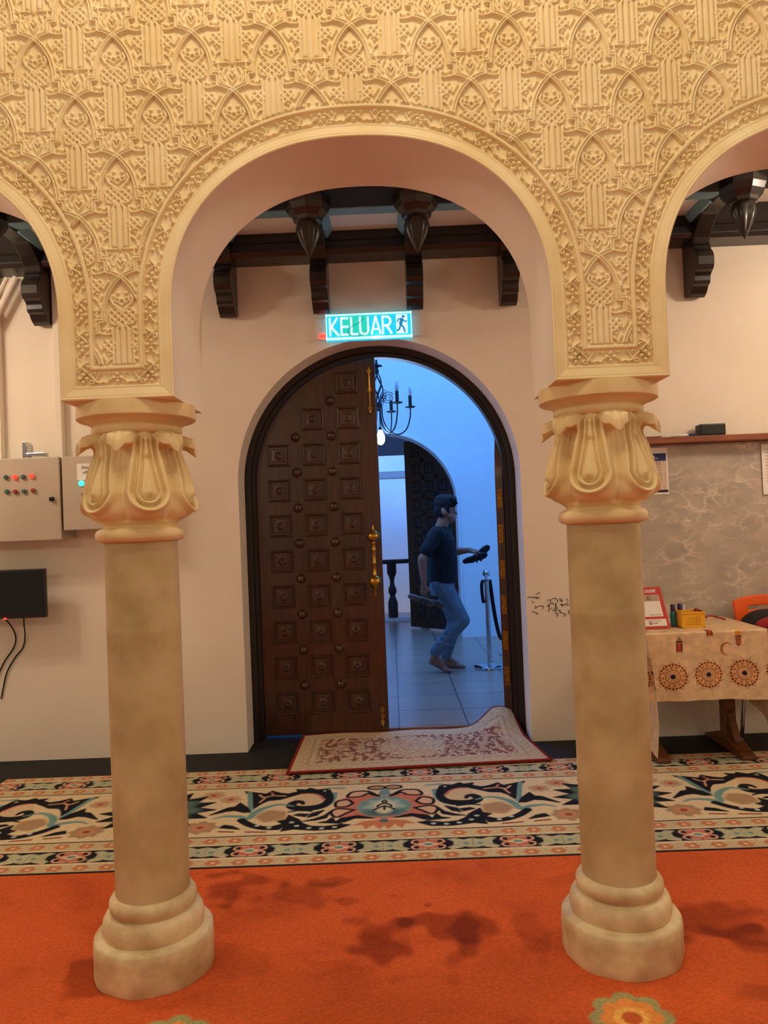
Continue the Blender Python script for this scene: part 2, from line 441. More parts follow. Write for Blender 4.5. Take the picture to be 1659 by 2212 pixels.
arc = thing('wall_arcade', (0, YF, 0), 'carved cream plaster arcade wall with three horseshoe arches', 'wall', kind='structure')
def quads(ni, nj, mask=None):
    idx = np.arange(ni*nj).reshape(ni, nj)
    q = np.stack([idx[:-1,:-1], idx[1:,:-1], idx[1:,1:], idx[:-1,1:]], -1)
    return q[mask] if mask is not None else q.reshape(-1,4)
def compact(v, f):
    used = np.zeros(len(v), bool); used[f.ravel()] = True
    mp = np.cumsum(used)-1
    return v[used], mp[f]
for k, c in enumerate(AXC):
    x = cx_[:,None]+nxn[:,None]*TS; z = cz_[:,None]+nzn[:,None]*TS
    t = np.broadcast_to(TS, x.shape); s = np.broadcast_to(cs_[:,None], x.shape)
    h = band_relief(s, t, PER, .0675)
    z = np.maximum(z, ZB+t)
    v = np.stack([x+c, YF-h, z], -1)
    msk = np.ones((len(cs_)-1, len(TS)-1), bool)
    if k == 0: msk &= (v[:-1,:-1,0] > XL)
    if k == 2: msk &= (v[:-1,:-1,0] < XR)
    vv, ff = compact(v.reshape(-1,3), quads(*x.shape, msk))
    obj('arch_border', (vv, ff[:, ::-1]), 'stucco', arc, True)
    # soffit of the arch
    ys = np.concatenate([[YF-.0100, YF+.002], np.linspace(YF+.01, YB, 10)])
    v = np.stack([np.broadcast_to((cx_+c)[:,None], (len(cx_), len(ys))), np.broadcast_to(ys, (len(cx_), len(ys))), np.broadcast_to(cz_[:,None], (len(cx_), len(ys)))], -1)
    msk = np.ones((len(cx_)-1, len(ys)-1), bool)
    if k == 0: msk &= (v[:-1,:-1,0] > XL)
    if k == 2: msk &= (v[:-1,:-1,0] < XR)
    vv, ff = compact(v.reshape(-1,3), quads(len(cx_), len(ys), msk))
    obj('arch_soffit', (vv, ff), 'wall', arc, True)
PW = 2*(.6885+.065-AH)*.5*2
for p in PXC:
    x0, x1 = p-.1737, p+.1737
    w = x1-x0; kk = np.linspace(0, 1, 150)
    t = np.broadcast_to(TS[None], (150, len(TS))); s = t+(w-2*t)*kk[:,None]
    h = band_relief(np.minimum(s, w-s), t, (w-.135)/2, .0675)
    v = np.stack([x0+s, YF-h, ZB+t], -1)
    obj('pier_border', (v.reshape(-1,3), quads(150, len(TS))), 'stucco', arc, True)
    g = G(); g.add([(x0,YF-.010,ZB),(x1,YF-.010,ZB),(x1,YB,ZB),(x0,YB,ZB)], [(0,1,2,3)])
    obj('pier_underside', g, 'stucco', arc, None, fixn=False)
# main carved field
xs = np.arange(XL, XR, .002); zs = np.arange(1.915, ZT, .002)
X, Z = np.meshgrid(xs, zs)
def within(tau):
    m = np.zeros_like(X, bool)
    for c in AXC:
        ox = cx_+nxn*tau; oz = cz_+nzn*tau
        zl = np.interp(xs-c, ox, oz, left=-9, right=-9)
        m |= (np.abs(X-c) < AH+tau) & (Z < np.maximum(zl[None], np.where(np.abs(xs-c) < AH+tau, ZS, -9)[None]))
    return m
Hp = panel_relief(X, Z)
Hp[within(.108) | (Z < ZB+.108)] = 0
inn = within(.098)
keep = ~(inn[:-1,:-1] & inn[1:,:-1] & inn[:-1,1:] & inn[1:,1:])
v = np.stack([X, YF-Hp, Z], -1).reshape(-1,3)
vv, ff = compact(v, quads(*X.shape, keep))
obj('carved_panel', (vv, ff[:, ::-1]), 'stucco', arc, True)
# plain rear face
g = G()
xsb = np.arange(XL, XR+.001, .02)
zl = np.full_like(xsb, ZB)
for c in AXC:
    i = np.abs(xsb-c) <= AH
    zl[i] = np.interp(xsb[i]-c, cx_, cz_)
P = np.stack([np.stack([xsb, np.full_like(xsb, YB), zl], -1), np.stack([xsb, np.full_like(xsb, YB), np.full_like(xsb, ZT)], -1)], 1)
g.grid(P); g.add([(XL,YF,ZT),(XR,YF,ZT),(XR,YB,ZT),(XL,YB,ZT)], [(0,1,2,3)])
obj('rear_face', g, 'wall', arc, None, fixn=False)

# ================================================================== COLUMNS
def capital_mesh():
    n = 420; m = 150
    th = np.arange(n)*2*PI/n; ph = 6*th
    S = V3([(.108,1.420),(.113,1.432),(.128,1.446),(.150,1.458),(.164,1.478),(.168,1.505),(.163,1.545),(.154,1.585),(.144,1.625),(.137,1.655),(.133,1.682),(.131,1.700),(.128,1.712),(.124,1.720),(.119,1.726),(.113,1.731),(.108,1.735)])
    L = V3([(.108,1.420),(.113,1.432),(.128,1.446),(.150,1.458),(.164,1.478),(.168,1.505),(.162,1.545),(.151,1.585),(.140,1.625),(.131,1.656),(.131,1.676),(.150,1.686),(.172,1.668),(.183,1.664),(.180,1.700),(.152,1.725),(.108,1.737)])
    tt = np.linspace(0, len(S)-1, m)
    # even out: interpolate each profile with smooth cubic through the points
    def cub(P):
        i = np.clip(np.floor(tt).astype(int), 0, len(P)-2); u = (tt-i)[:,None]
        g0 = P[np.clip(i-1,0,len(P)-1)]; g1 = P[i]; g2 = P[i+1]; g3 = P[np.clip(i+2,0,len(P)-1)]
        return .5*((2*g1)+(-g0+g2)*u+(2*g0-5*g1+4*g2-g3)*u**2+(-g0+3*g1-3*g2+g3)*u**3)
    S, L = cub(S), cub(L)
    q = np.mod(ph+PI, 2*PI)-PI            # 0 at the drops, +-pi at the leaf tips
    w = sstep(.34, .70, np.abs(q)/PI)
    dl = (PI-np.abs(q))/6                 # angle from the leaf axis
    lob = 1-.16*np.exp(-(dl/.045)**2)*0
    R = S[:,0][:,None]*(1-w)+L[:,0][:,None]*w
    Z = S[:,1][:,None]*(1-w)+L[:,1][:,None]*w
    up = sstep(10, 11.5, tt)*(1-sstep(14.6, 16, tt))
    notch = np.exp(-(dl/.05)**2); bow = np.exp(-((dl-.17)/.10)**2)
    R = R+(up[:,None]*w)*(.010*notch-.002)
    Z = Z+(up[:,None]*w)*(sstep(11,12.5,tt)*(1-sstep(13.5,15,tt)))[:,None]*(.020*np.exp(-((dl-.16)/.085)**2)-.005*notch)
    low = (1-sstep(10.5, 12.5, tt))*sstep(1.5, 3.5, tt)
    # clefts between the bulging drops, at the leaf axes
    R = R-(sstep(1.5,3,tt)*(1-sstep(6.5,9,tt)))[:,None]*.024*np.exp(-(dl/.13)**2)
    R = R+(sstep(1.5,3.5,tt)*(1-sstep(6,9,tt)))[:,None]*.006*np.exp(-(q/1.3)**2)
    a = (q/6)[None]*R; zz = Z
    d, u = seg_dist(a, zz, (0,1.535), (0,1.700)); d = d-(.0215*(1-u)**1.5+.001)
    ridge = lambda c, ww: np.exp(-((d-c)/ww)**2)
    disp = .010*ridge(.0130,.0040)-.011*ridge(.0060,.0036)-.015*ridge(.0225,.0065)+.017*ridge(.0365,.0090)
    disp += .013*sstep(.002,-.022,d)
    disp += .011*sstep(1.635,1.655,zz)*np.exp(-(a/.011)**2)
    fl = np.exp(-((np.mod(dl,1)-.10)/.03)**2)*.005+np.exp(-(dl/.035)**2)*.004
    neck = np.exp(-((tt-9)/2.2)**2)[:,None]*w
    R = R+disp*low[:,None]*(1-.85*np.exp(-(dl/.24)**2)*sstep(8,10,tt)[:,None])+neck*fl-.013*np.exp(-((tt-9.3)/1.7)**2)[:,None]*np.exp(-(dl/.22)**2)
    strap = up[:,None]*(1-w)*.010*np.exp(-(a/.014)**2)
    R = R+strap
    v = np.stack([R*np.sin(th), -R*np.cos(th), Z], -1)
    idx = np.arange(m*n).reshape(m, n); nx = np.roll(idx, -1, 1)
    f = np.stack([idx[:-1], nx[:-1], nx[1:], idx[1:]], -1).reshape(-1,4)
    return v.reshape(-1,3), f
CAPV, CAPF = capital_mesh()

def octo(th, prof):
    """hand cut drum: softly faceted"""
    k = np.array([1 if z < .125 else 0 for r, z in prof])[:,None]
    return 1+k*(.012*np.cos(8*th+.4)[None]+.010*np.cos(3*th+1)[None])

def column(x, turn, label):
    c = thing('column', (x, 2.4775, 0), label, 'column', 'columns carrying the arcade', kind='thing')
    L = (x, 2.4775, 0)
    b = G(); b.lathe([(.183,.0095),(.188,.03),(.187,.06),(.188,.10),(.186,.126),(.180,.134),(.166,.137),(.155,.139),(.158,.15),(.159,.165),(.156,.182),(.149,.195),(.141,.201),(.132,.203),(.130,.207),(.134,.212),(.137,.224),(.136,.237),(.130,.247),(.122,.252),(.117,.256),(.10,.258)], L, 96, octo)
    obj('base', b, 'base_stone', c, .9)
    s = G(); s.lathe([(.116,.25),(.1165,.6),(.1165,1.0),(.1165,1.09),(.1172,1.096),(.1165,1.102),(.1160,1.2),(.1155,1.395)], L, 72)
    obj('shaft', s, 'stone', c, .9)
    a = G(); a.lathe([(.11,1.380),(.122,1.380),(.132,1.384),(.139,1.391),(.1415,1.401),(.140,1.412),(.134,1.420),(.126,1.424),(.118,1.427),(.113,1.433),(.108,1.437)], L, 72)
    obj('neck_ring', a, 'capstone', c, .9)
    v = CAPV.copy(); ct, st = math.cos(turn), math.sin(turn)
    v[:,0], v[:,1] = CAPV[:,0]*ct-CAPV[:,1]*st+x, CAPV[:,0]*st+CAPV[:,1]*ct+L[1]
    cp = obj('capital', (v, CAPF), 'capstone', c, True)
    g = G(); g.lathe([(.10,1.722),(.130,1.724),(.139,1.730),(.143,1.738),(.142,1.747),(.136,1.752),(.138,1.754),(.146,1.757),(.158,1.764),(.172,1.770),(.183,1.772),(.187,1.775),(.188,1.781),(.187,1.819),(.1,1.819)], L, 96)
    obj('abacus', g, 'capstone', c, .7)
    return c
column(PXC[0], .49, 'cream stone column with leafy capital standing left of the doorway')
column(PXC[1], -.46, 'cream stone column with leafy capital standing in front of marble panel')

# ================================================================== ROOM SHELL
def arch_pts(c, R, spring, n=64, foot=0):
    a = np.linspace(0, PI, n)
    return [(c-R, foot)]+[(c-R*math.cos(t), spring+R*math.sin(t)) for t in a]+[(c+R, foot)]

def arch_wall(name, yf, yb, x0, x1, zt, c, R, spring, m, label):
    g = G(); P = arch_pts(c, R, spring)
    for y in (yf, yb):
        g.add([(x0,y,0),(c-R,y,0),(c-R,y,zt),(x0,y,zt)], [(0,1,2,3)])
        g.add([(c+R,y,0),(x1,y,0),(x1,y,zt),(c+R,y,zt)], [(0,1,2,3)])
        A = np.array([[(p[0],y,p[1]),(p[0],y,zt)] for p in P[1:-1]]); g.grid(A)
    o = obj(name, g, m, None, None, fixn=False)
    r = G(); A = np.array([[(p[0],y,p[1]) for y in np.linspace(yf,yb,5)] for p in P]); r.grid(A)
    obj('door_reveal', r, m, o, .5, fixn=False)
    tag(o, label, 'wall', kind='structure')
    return o

DC, DR, DS = -.065, .9, 1.70
wb = arch_wall('wall_back', 4.83, 5.45, -3.9, 3.9, 3.35, DC, DR, DS, 'wall', 'pale pinkish plaster wall with the round-arched doorway')
# pencil-thin writing is added further down
arch_wall('wall_hall', 9.30, 9.62, -2.4, 2.7, 4.2, -.08, .9, 1.63, 'hallwall', 'white far wall of the hall with a second round arch')
for nm, bx, mm, lb, ct in (
    ('wall_left', (-4.0,-3.9,2.2,4.83,0,3.35), 'wall', 'plaster end wall at the left of the aisle', 'wall'),
    ('wall_right', (3.9,4.0,2.2,4.83,0,3.35), 'wall', 'plaster end wall at the right of the aisle', 'wall'),
    ('wall_hall_left', (-2.5,-2.4,5.45,9.3,0,4.2), 'hallwall', 'white left wall of the hall beyond the door', 'wall'),
    ('wall_hall_right', (2.7,2.8,5.45,9.3,0,4.2), 'hallwall', 'white right wall of the hall beyond the door', 'wall'),
    ('ceiling_hall', (-2.5,2.8,5.40,9.65,4.2,4.3), 'hallwall', 'white ceiling of the hall beyond the door', 'ceiling'),
    ('wall_over_door', (-2.5,2.8,5.40,5.45,3.35,4.2), 'hallwall', 'white wall strip above the hall side of the doorway', 'wall'),
    ('ceiling', (-3.9,3.9,2.60,4.9,3.30,3.42), 'wall', 'white plaster aisle ceiling above the dark beams', 'ceiling'),
    ('ceiling_porch', (-2.5,2.8,9.62,12.0,2.95,3.05), 'beamwood', 'dark timber ceiling of the porch behind the far arch', 'ceiling'),
    ('floor', (-3.9,3.9,-2.5,5.30,-.06,0), 'blackfloor', 'black floor strip between patterned carpet and plaster wall', 'floor'),
    ('floor_hall', (-2.5,2.8,5.30,12.2,-.06,0), 'tiles', 'grey tiled floor of the hall beyond the door', 'floor')):
    g = G(); g.box(*bx); tag(obj(nm, g, mm), lb, ct, kind='structure')
g = G(); g.box(-4,5,13.5,13.7,-2,2.64); fc = obj('wall_facade', g, 'facade'); tag(fc, 'pale wall with a grey band seen past the railing', 'wall', kind='structure')
g = G(); g.box(-4,5,13.46,13.5,2.24,2.36); obj('grey_band', g, 'facadeband', fc)

# dark timber frame of the main doorway
g = G(); P0 = arch_pts(DC, .905, DS, 80); P1 = arch_pts(DC, .835, DS, 80)
prof = [(.905,5.04),(.902,5.17),(.835,5.17),(.835,5.09),(.86,5.085),(.862,5.05),(.88,5.04),(.905,5.04)]
g.grid(np.array([[(p[0],y,p[1]) for r, y in prof for p in (arch_pts(DC, r, DS, 80)[i],)] for i in range(82)]))
fr = obj('trim_1', g, 'framewood', None, .6); tag(fr, 'dark timber arched frame around the main doorway', 'door frame', kind='structure')
g = G(); g.grid(np.array([[(p[0],y,p[1]) for r, y in ((.900,9.30),(.900,9.285),(.925,9.285),(.925,9.30)) for p in (arch_pts(-.08, r, 1.63, 60)[i],)] for i in range(62)]))
tag(obj('trim_2', g, 'hallwall', None, .6), 'thin raised white edge around the far arch', 'trim', kind='structure')
g = G(); g.box(-1.0,.84,5.24,5.32,-.005,.010)
tag(obj('trim_3', g, 'tiles'), 'grey stone sill strip under the main door', 'sill', kind='structure')

# ================================================================== DOOR LEAVES
LW = .83
def panel_mesh(sz=.150):
    n = 41; a = np.linspace(-1, 1, n); X, Y = np.meshgrid(a, a); d = 1-np.maximum(np.abs(X), np.abs(Y))
    h = np.interp(d, [0,.03,.10,.17,.22,.27,.36,.40,1], [0,.010,.014,.010,.003,-.008,-.008,.004,.006])
    r = np.hypot(X, Y); th = np.arctan2(Y, X)
    pet = .30*np.abs(np.cos(4*th))**.7
    h += .009*np.clip(1-((r-.19)/.15)**2, 0, 1)*sstep(.25,.6,np.abs(np.cos(4*th)))+.003*np.exp(-(r/.05)**2)
    P = np.stack([X*sz/2, -h, Y*sz/2], -1)
    return P.reshape(-1,3), quads(n, n)
PV, PF = panel_mesh()
PME = mesh_np('door_panel', PV, PF[:, ::-1]); PME.materials.append(M['wood']); PME.shade_smooth()
sg = G(); sg.lathe([(.030,0),(.032,-.004),(.029,-.008),(.024,-.010),(.026,-.016),(.0255,-.026),(.020,-.034),(.010,-.039),(.002,-.040)], (0,0,0), 20)
sv, sf = sg.arr(); sv = sv[:,[0,2,1]]
SME = mesh_np('door_stud', sv, sf); SME.materials.append(M['wood']); SME.shade_smooth()

def leaf(name, hinge, ang, mirror, label, kind='structure', nrows=10):
    """hinge edge at the origin, leaf running along local +x (mirrored for the other hand); front towards -y"""
    L = thing(name, (hinge[0], hinge[1], 0), label, 'door', 'carved studded door leaves', kind=kind)
    sx = -1 if mirror else 1
    a = np.linspace(0, PI/2, 40)
    poly = [(0,.025)]+[(LW-LW*math.cos(t), DS+LW*math.sin(t)) for t in a]+[(LW,.025)]
    g = G(); g.prism([(sx*x,z) for x,z in poly], 'y', 0, .055); g.v[-1] = g.v[-1]
    v, f = g.arr(); off = OFF[L.name]
    o = obj('leaf_board', (v+off, f), 'wood', L, bevel=.004)
    def add(me, nm, x, z):
        c = bpy.data.objects.new(nm, me); COL.objects.link(c); c.parent = L; c.location = (sx*x, 0, z)
        return c
    ok = lambda x, z, m: np.hypot(max(LW-x,0)+m, max(z-DS,0)+m) < LW or z+m < DS
    for cx in (.195,.433,.672):
        for r in range(nrows):
            z = .236+.2375*r; x = LW-cx
            if ok(x, z, .078): add(PME, 'door_panel', x, z)
            elif ok(x+.02, z-.02, .045):
                bm = bmesh.new(); bm.from_mesh(PME)
                bmesh.ops.bisect_plane(bm, geom=bm.verts[:]+bm.edges[:]+bm.faces[:], plane_co=(-.020*sx,0,.045), plane_no=(-.86*sx,0,.5), clear_outer=True)
                me = bpy.data.meshes.new('door_panel'); bm.to_mesh(me); bm.free(); me.materials.append(M['wood']); me.shade_smooth()
                add(me, 'door_panel', x, z)
    for cx in (.312,.552):
        for r in range(nrows-1):
            z = .236+.2375*r+.1185; x = LW-cx
            if ok(x, z, .05): add(SME, 'door_stud', x, z)
    L.rotation_euler = (0,0,ang)
    return L
d1 = leaf('door_1', (-.898,5.100), 0, False, 'closed dark brown leaf with carved panels and brass handle')
d2 = leaf('door_2', (.716,5.165), -math.radians(112), True, 'open dark leaf at the right jamb with brass plates on its edge')
d3 = leaf('door_3', (.79,9.70), -math.radians(46), True, 'dark panelled leaf standing open behind the walking man')
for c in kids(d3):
    for sl in c.material_slots: sl.link = 'OBJECT'; sl.material = M['woodshaded']
# ironmongery of the closed leaf
def brass(nm, prof, x, y, z0, n=20):
    g = G(); g.lathe(prof, (x,y,z0), n); return obj(nm, g, 'brass', d1, .8)
hx, hy = -.121, 5.03
h = brass('door_handle', [(.001,.0),(.006,.004),(.008,.012),(.005,.022),(.009,.030),(.007,.040),(.012,.050),(.030,.066),(.041,.085),(.043,.100),(.038,.118),(.026,.130),(.014,.138),(.016,.146),(.0125,.152),(.0125,.21),(.017,.216),(.0125,.222),(.0135,.30),(.017,.306),(.0135,.312),(.0125,.345),(.016,.352),(.014,.360),(.026,.366),(.038,.378),(.043,.395),(.041,.410),(.030,.425),(.012,.440),(.007,.448),(.009,.458),(.005,.468),(.001,.476)], hx, hy, .935, 28)
g = G()
for z in (1.03,1.325): g.tube([(hx,hy,z),(hx,5.10,z)], .010, 10)
obj('handle_post', g, 'brass', h)
def rod(z0, z1):
    g = G(); g.lathe([(.003,0),(.008,.003),(.009,.02),(.006,.026),(.006,z1-z0-.03),(.009,z1-z0-.02),(.008,z1-z0-.003),(.003,z1-z0)], (-.108,5.082,z0), 14)
    for z in (z0+.03, (z0+z1)/2, z1-.03): g.box(-.122,-.094,5.080,5.102,z-.012,z+.012)
    return obj('door_bolt', g, 'brass', d1, .8)
rod(2.16,2.47); rod(.065,.205)
# brass plates let into the hinge edge of the open leaf (own leaf axes)
for k in range(6):
    z = .354+.24*k
    g = G(); g.box(-.0005,.003,.012,.044,z-.063,z+.063)
    for q in (-.045,0,.045): g.lathe([(.004,0),(.003,.002),(.001,.002)], (0,.028,z+q), 8)
    v, f = g.arr(); v = v.copy()
    obj('hinge_plate', (v+OFF[d2.name], f), 'brassdull', d2)

# ================================================================== AISLE TIMBERS
BX = [-.385+.59*k for k in range(-3, 5)]
g = G(); g.prism([(4.83,3.09),(4.66,3.09),(4.64,3.115),(4.64,3.16),(4.66,3.18),(4.66,3.30),(4.83,3.30)], 'x', -3.9, 3.9)
tag(obj('trim_4', g, 'beamwood', bevel=.004), 'long dark timber plate along the top of the wall', 'beam', kind='structure')
g = G(); g.box(-3.9,3.9,3.98,4.22,3.19,3.30)
tag(obj('trim_5', g, 'beamflat', bevel=.006), 'long dark timber beam carrying the carved drops', 'beam', kind='structure')
blab = ['dark carved wall bracket beside the left electrical panels', 'second dark wall bracket behind the left pier', 'dark wall bracket seen at the left edge of the middle arch', 'dark wall bracket above the left end of the exit sign', 'dark wall bracket above the right end of the exit sign', 'dark wall bracket seen at the right edge of the middle arch', 'dark wall bracket behind the right pier', 'dark carved wall bracket above the marble panel']
plab = ['carved drop out beside the left bracket', 'carved drop hidden behind the left pier', 'carved drop left of the white coffer behind the arch curve', 'carved pointed drop at the left of the lit white coffer', 'carved pointed drop at the right of the lit white coffer', 'carved drop behind the right curve of the middle arch', 'carved drop hidden behind the right pier', 'carved pointed drop high over the marble panel']
for i, x in enumerate(BX):
    g = G(); pf = [(4.83,2.705),(4.765,2.705),(4.735,2.728),(4.715,2.75),(4.70,2.775),(4.675,2.79),(4.665,2.81),(4.66,2.84),(4.64,2.862),(4.615,2.88),(4.60,2.91),(4.598,2.96),(4.61,2.985),(4.635,3.00),(4.64,3.015),(4.64,3.03),(4.655,3.04),(4.655,3.06),(4.64,3.09),(4.60,3.13),(4.52,3.18),(4.42,3.22),(4.42,3.30),(4.83,3.30)]
    pf = [(y, 1.4+(z-1.4)*(y/4.6 if z < 3.0 else 1+(y/4.6-1)*max(0, (3.09-z)/.09))) for y, z in pf]
    g.prism(pf, 'x', x-.052, x+.052)
    o = obj('wall_bracket', g, 'beamwood', bevel=.006); tag(o, blab[i], 'bracket', 'carved brackets under the ceiling beam', 'thing')
    if i in (1, 2, 5, 6) and False: continue
    t = thing('carved_drop', (x,4.10,2.87), plab[i], 'carved drop', 'carved drops hanging from the beam', 'thing')
    flut = lambda th, prof: 1+np.array([(.10 if .02 < z < .17 else 0)*1 for r, z in prof])[:,None]*np.cos(6*th)[None]
    g = G(); g.lathe([(.002,0),(.008,.012),(.026,.05),(.045,.09),(.058,.125),(.064,.155),(.062,.178),(.058,.19)], (x,4.10,2.87), 48, flut)
    obj('bud', g, 'beamwood', t, 1.0)
    g = G(); g.lathe([(.058,.185),(.078,.195),(.082,.215),(.110,.245),(.125,.275),(.125,.33)], (x,4.10,2.87), 8)
    obj('faceted_head', g, 'beamwood', t)
    g = G(); g.box(x-.05,x+.05,4.22,4.66,3.19,3.31)
    tag(obj('ceiling_joist', g, 'beamwood', bevel=.005), None, None)
for k, o in enumerate([o for o in bpy.data.objects if o.name.startswith('ceiling_joist')]):
    tag(o, 'short dark joist above: '+blab[k].replace('dark ', '', 1), 'joist', 'short joists of the aisle ceiling', 'structure')
# plaster mouldings of the coffers between the joists
for i in range(len(BX)-1):
    a, b = BX[i]+.05, BX[i+1]-.05
    g = G()
    g.prism([(4.22,3.30),(4.22,3.186),(4.355,3.203),(4.365,3.215),(4.365,3.30)], 'x', a, b)
    g.prism([(a,3.30),(a,3.190),(a+.012,3.190),(a+.045,3.235),(a+.045,3.30)], 'y', 4.365, 4.66)
    g.prism([(b,3.30),(b,3.190),(b-.012,3.190),(b-.045,3.235),(b-.045,3.30)], 'y', 4.365, 4.66)
    o = obj('coffer_moulding', g, 'signtint')
    tag(o, 'ceiling coffer moulding with blue exit sign glow painted in', 'moulding', 'coffer mouldings of the aisle ceiling', 'structure')
    g = G(); g.box(a+.045,b-.045,4.365,4.66,3.235,3.30); obj('coffer_panel', g, 'hallwall', o)

# ================================================================== CARPET
class Paint:
    def __init__(s, U, W, c): s.U, s.W = U.ravel(), W.ravel(); s.C = np.tile(np.array(lin(c)), (s.U.size, 1))
    def mix(s, a, c, sel=None):
        c = np.array(lin(c))
        if sel is None: s.C += (c-s.C)*a[:,None]
        else: s.C[sel] += (c-s.C[sel])*a[:,None]
    def box(s, x0, x1, y0, y1): return np.where((s.U > x0) & (s.U < x1) & (s.W > y0) & (s.W < y1))[0]
    def poly(s, pts, c, soft=.004, grow=0):
        if c == '16161e' and not grow: grow = .006
        P = V3(pts); pad = grow+.03
        sel = s.box(P[:,0].min()-pad, P[:,0].max()+pad, P[:,1].min()-pad, P[:,1].max()+pad)
        x, y = s.U[sel], s.W[sel]; ins = np.zeros(len(sel), bool); d = np.full(len(sel), 9.)
        for a, b in zip(P, np.roll(P, -1, 0)):
            d = np.minimum(d, seg_dist(x, y, a, b)[0])
            if a[1] != b[1]:
                hit = (a[1] > y) != (b[1] > y)
                ins ^= hit & (x < (b[0]-a[0])*(y-a[1])/(b[1]-a[1])+a[0])
        sd = np.where(ins, -d, d)-grow
        s.mix(1-sstep(-soft, soft, sd), c, sel)
    def line(s, pts, w, c, soft=.003):
        P = V3(pts); w = np.broadcast_to(np.asarray(w, float), (len(P),)); pad = w.max()+.01
        sel = s.box(P[:,0].min()-pad, P[:,0].max()+pad, P[:,1].min()-pad, P[:,1].max()+pad)
        x, y = s.U[sel], s.W[sel]; d = np.full(len(sel), 9.)
        for a, b, wa, wb in zip(P[:-1], P[1:], w[:-1], w[1:]):
            q, t = seg_dist(x, y, a, b); d = np.minimum(d, q-(wa+(wb-wa)*t))
        s.mix(1-sstep(-soft, soft, d), c, sel)
    def ell(s, cx, cy, rx, ry, c, lobes=0, amp=0, ph=0, soft=.1, scal=False):
        k = 1+amp
        sel = s.box(cx-rx*k*1.1, cx+rx*k*1.1, cy-ry*k*1.1, cy+ry*k*1.1)
        x, y = (s.U[sel]-cx)/rx, (s.W[sel]-cy)/ry
        th = lobes*np.arctan2(y, x)+ph
        r = np.hypot(x, y)/(1+amp*(2*np.abs(np.cos(th/2))**.8-1 if scal else np.cos(th)))
        s.mix(1-sstep(1-soft, 1+soft, r), c, sel)
def smooth_pts(P, n=6):
    P = V3(P); Q = np.concatenate([[2*P[0]-P[1]], P, [2*P[-1]-P[-2]]]); out = []
    for i in range(1, len(Q)-2):
        for u in np.linspace(0, 1, n, endpoint=False):
            g0, g1, g2, g3 = Q[i-1], Q[i], Q[i+1], Q[i+2]
            out.append(.5*((2*g1)+(-g0+g2)*u+(2*g0-5*g1+4*g2-g3)*u*u+(-g0+3*g1-3*g2+g3)*u**3))
    return np.array(out+[P[-1]])

CPX = -.09; Y0c, Y1c = 3.165, 4.445
xs = np.arange(-2.3, 2.4, .0042); ys = np.arange(Y0c, Y1c, .0042)
Xc, Yc = np.meshgrid(xs, ys)
BLK, CRM, TEAL, PNK, TAN, ORG, GRN, DTL = '16161e', 'e0cda6', '6f9a98', 'c97862', 'b0906c', 'c98058', 'a9a985', '44686c'
U = np.abs((Xc-CPX+1.14) % 2.28-1.14); Wd = Yc-3.81
p = Paint(U, Wd, CRM)
# palmette
for sx in (1,):
    p.poly([(0,.13),(.06,.15),(.10,.21),(.18,.205),(.19,.13),(.245,.085),(.24,0),(.262,-.05),(.235,-.135),(.15,-.16),(.06,-.17),(0,-.18)], PNK, .01)
    for q in ([(.03,.125),(.09,.205),(.17,.20),(.19,.13),(.12,.135),(.085,.17)], [(.158,.04),(.19,.092),(.243,.068),(.24,0),(.188,.0)], [(.148,-.05),(.225,-.028),(.262,-.066),(.232,-.137),(.179,-.083)]):
        p.poly(q, 'd8b090', .006); p.line(smooth_pts(q+[q[0]]), .0085, BLK)
    p.line(smooth_pts([(.0,.17),(.05,.14),(.09,.205)]), .008, BLK)
    p.poly([(.05,-.165),(.128,-.125),(.207,-.151),(.225,-.19),(.19,-.20),(.139,-.155)], BLK)
    p.poly([(0,-.18),(.10,-.20),(.15,-.245),(.10,-.245),(.085,-.295),(.05,-.245),(.02,-.30),(0,-.26)], ORG, .006)
    p.ell(.045, .255, .045, .030, TAN); t = np.linspace(0, 2*PI, 20); p.line(np.stack([.045+.045*np.cos(t), .255+.03*np.sin(t)], 1), .007, BLK)
p.ell(0, -.015, .135, .135, TEAL, 12, .05, soft=.12); p.ell(0, -.02, .09, .10, 'a9bfae', 8, .12, soft=.3); p.ell(0, -.09, .10, .05, DTL, soft=.5)
p.ell(0, -.02, .05, .09, 'd9d0b0', soft=.3); p.ell(0, .18, .03, .05, TEAL, soft=.3); p.poly([(0,-.17),(.025,-.20),(0,-.23)], DTL)
p.line([(0,.07),(.012,.045),(0,.02)], .006, BLK); p.line([(0,.03),(.03,.0),(.035,-.02)], .007, BLK); p.line([(0,-.01),(.03,-.035),(.05,-.06)], .007, BLK); p.line([(0,-.02),(0,-.06)], .006, BLK)
# big scroll
p.line(smooth_pts([(.262,.19),(.27,.08),(.31,.0),(.39,-.03),(.46,-.01)]), [.016]*24+[.012], TEAL)
S1 = smooth_pts([(.30,.24),(.283,.14),(.295,.05),(.34,.005),(.40,-.005),(.455,.012),(.472,.05),(.452,.088),(.425,.085),(.412,.055)])
p.ell(.385, .10, .085, .095, 'd6bf98', soft=.1)
p.line(S1, np.interp(np.arange(len(S1)), [0, 20, 40, len(S1)-1], [.014,.034,.024,.010]), BLK)
S2 = smooth_pts([(.30,.13),(.33,.20),(.39,.235),(.45,.22),(.50,.19),(.55,.17)])
p.line(S2, .027, BLK); p.line(smooth_pts([(.31,.11),(.345,.175),(.39,.20),(.44,.20)]), .007, PNK)
p.poly([(.29,.27),(.36,.255),(.40,.285),(.42,.262),(.47,.275),(.46,.24),(.36,.225)], BLK)
p.line([(.22,.265),(.30,.275)], .010, TEAL, .012)
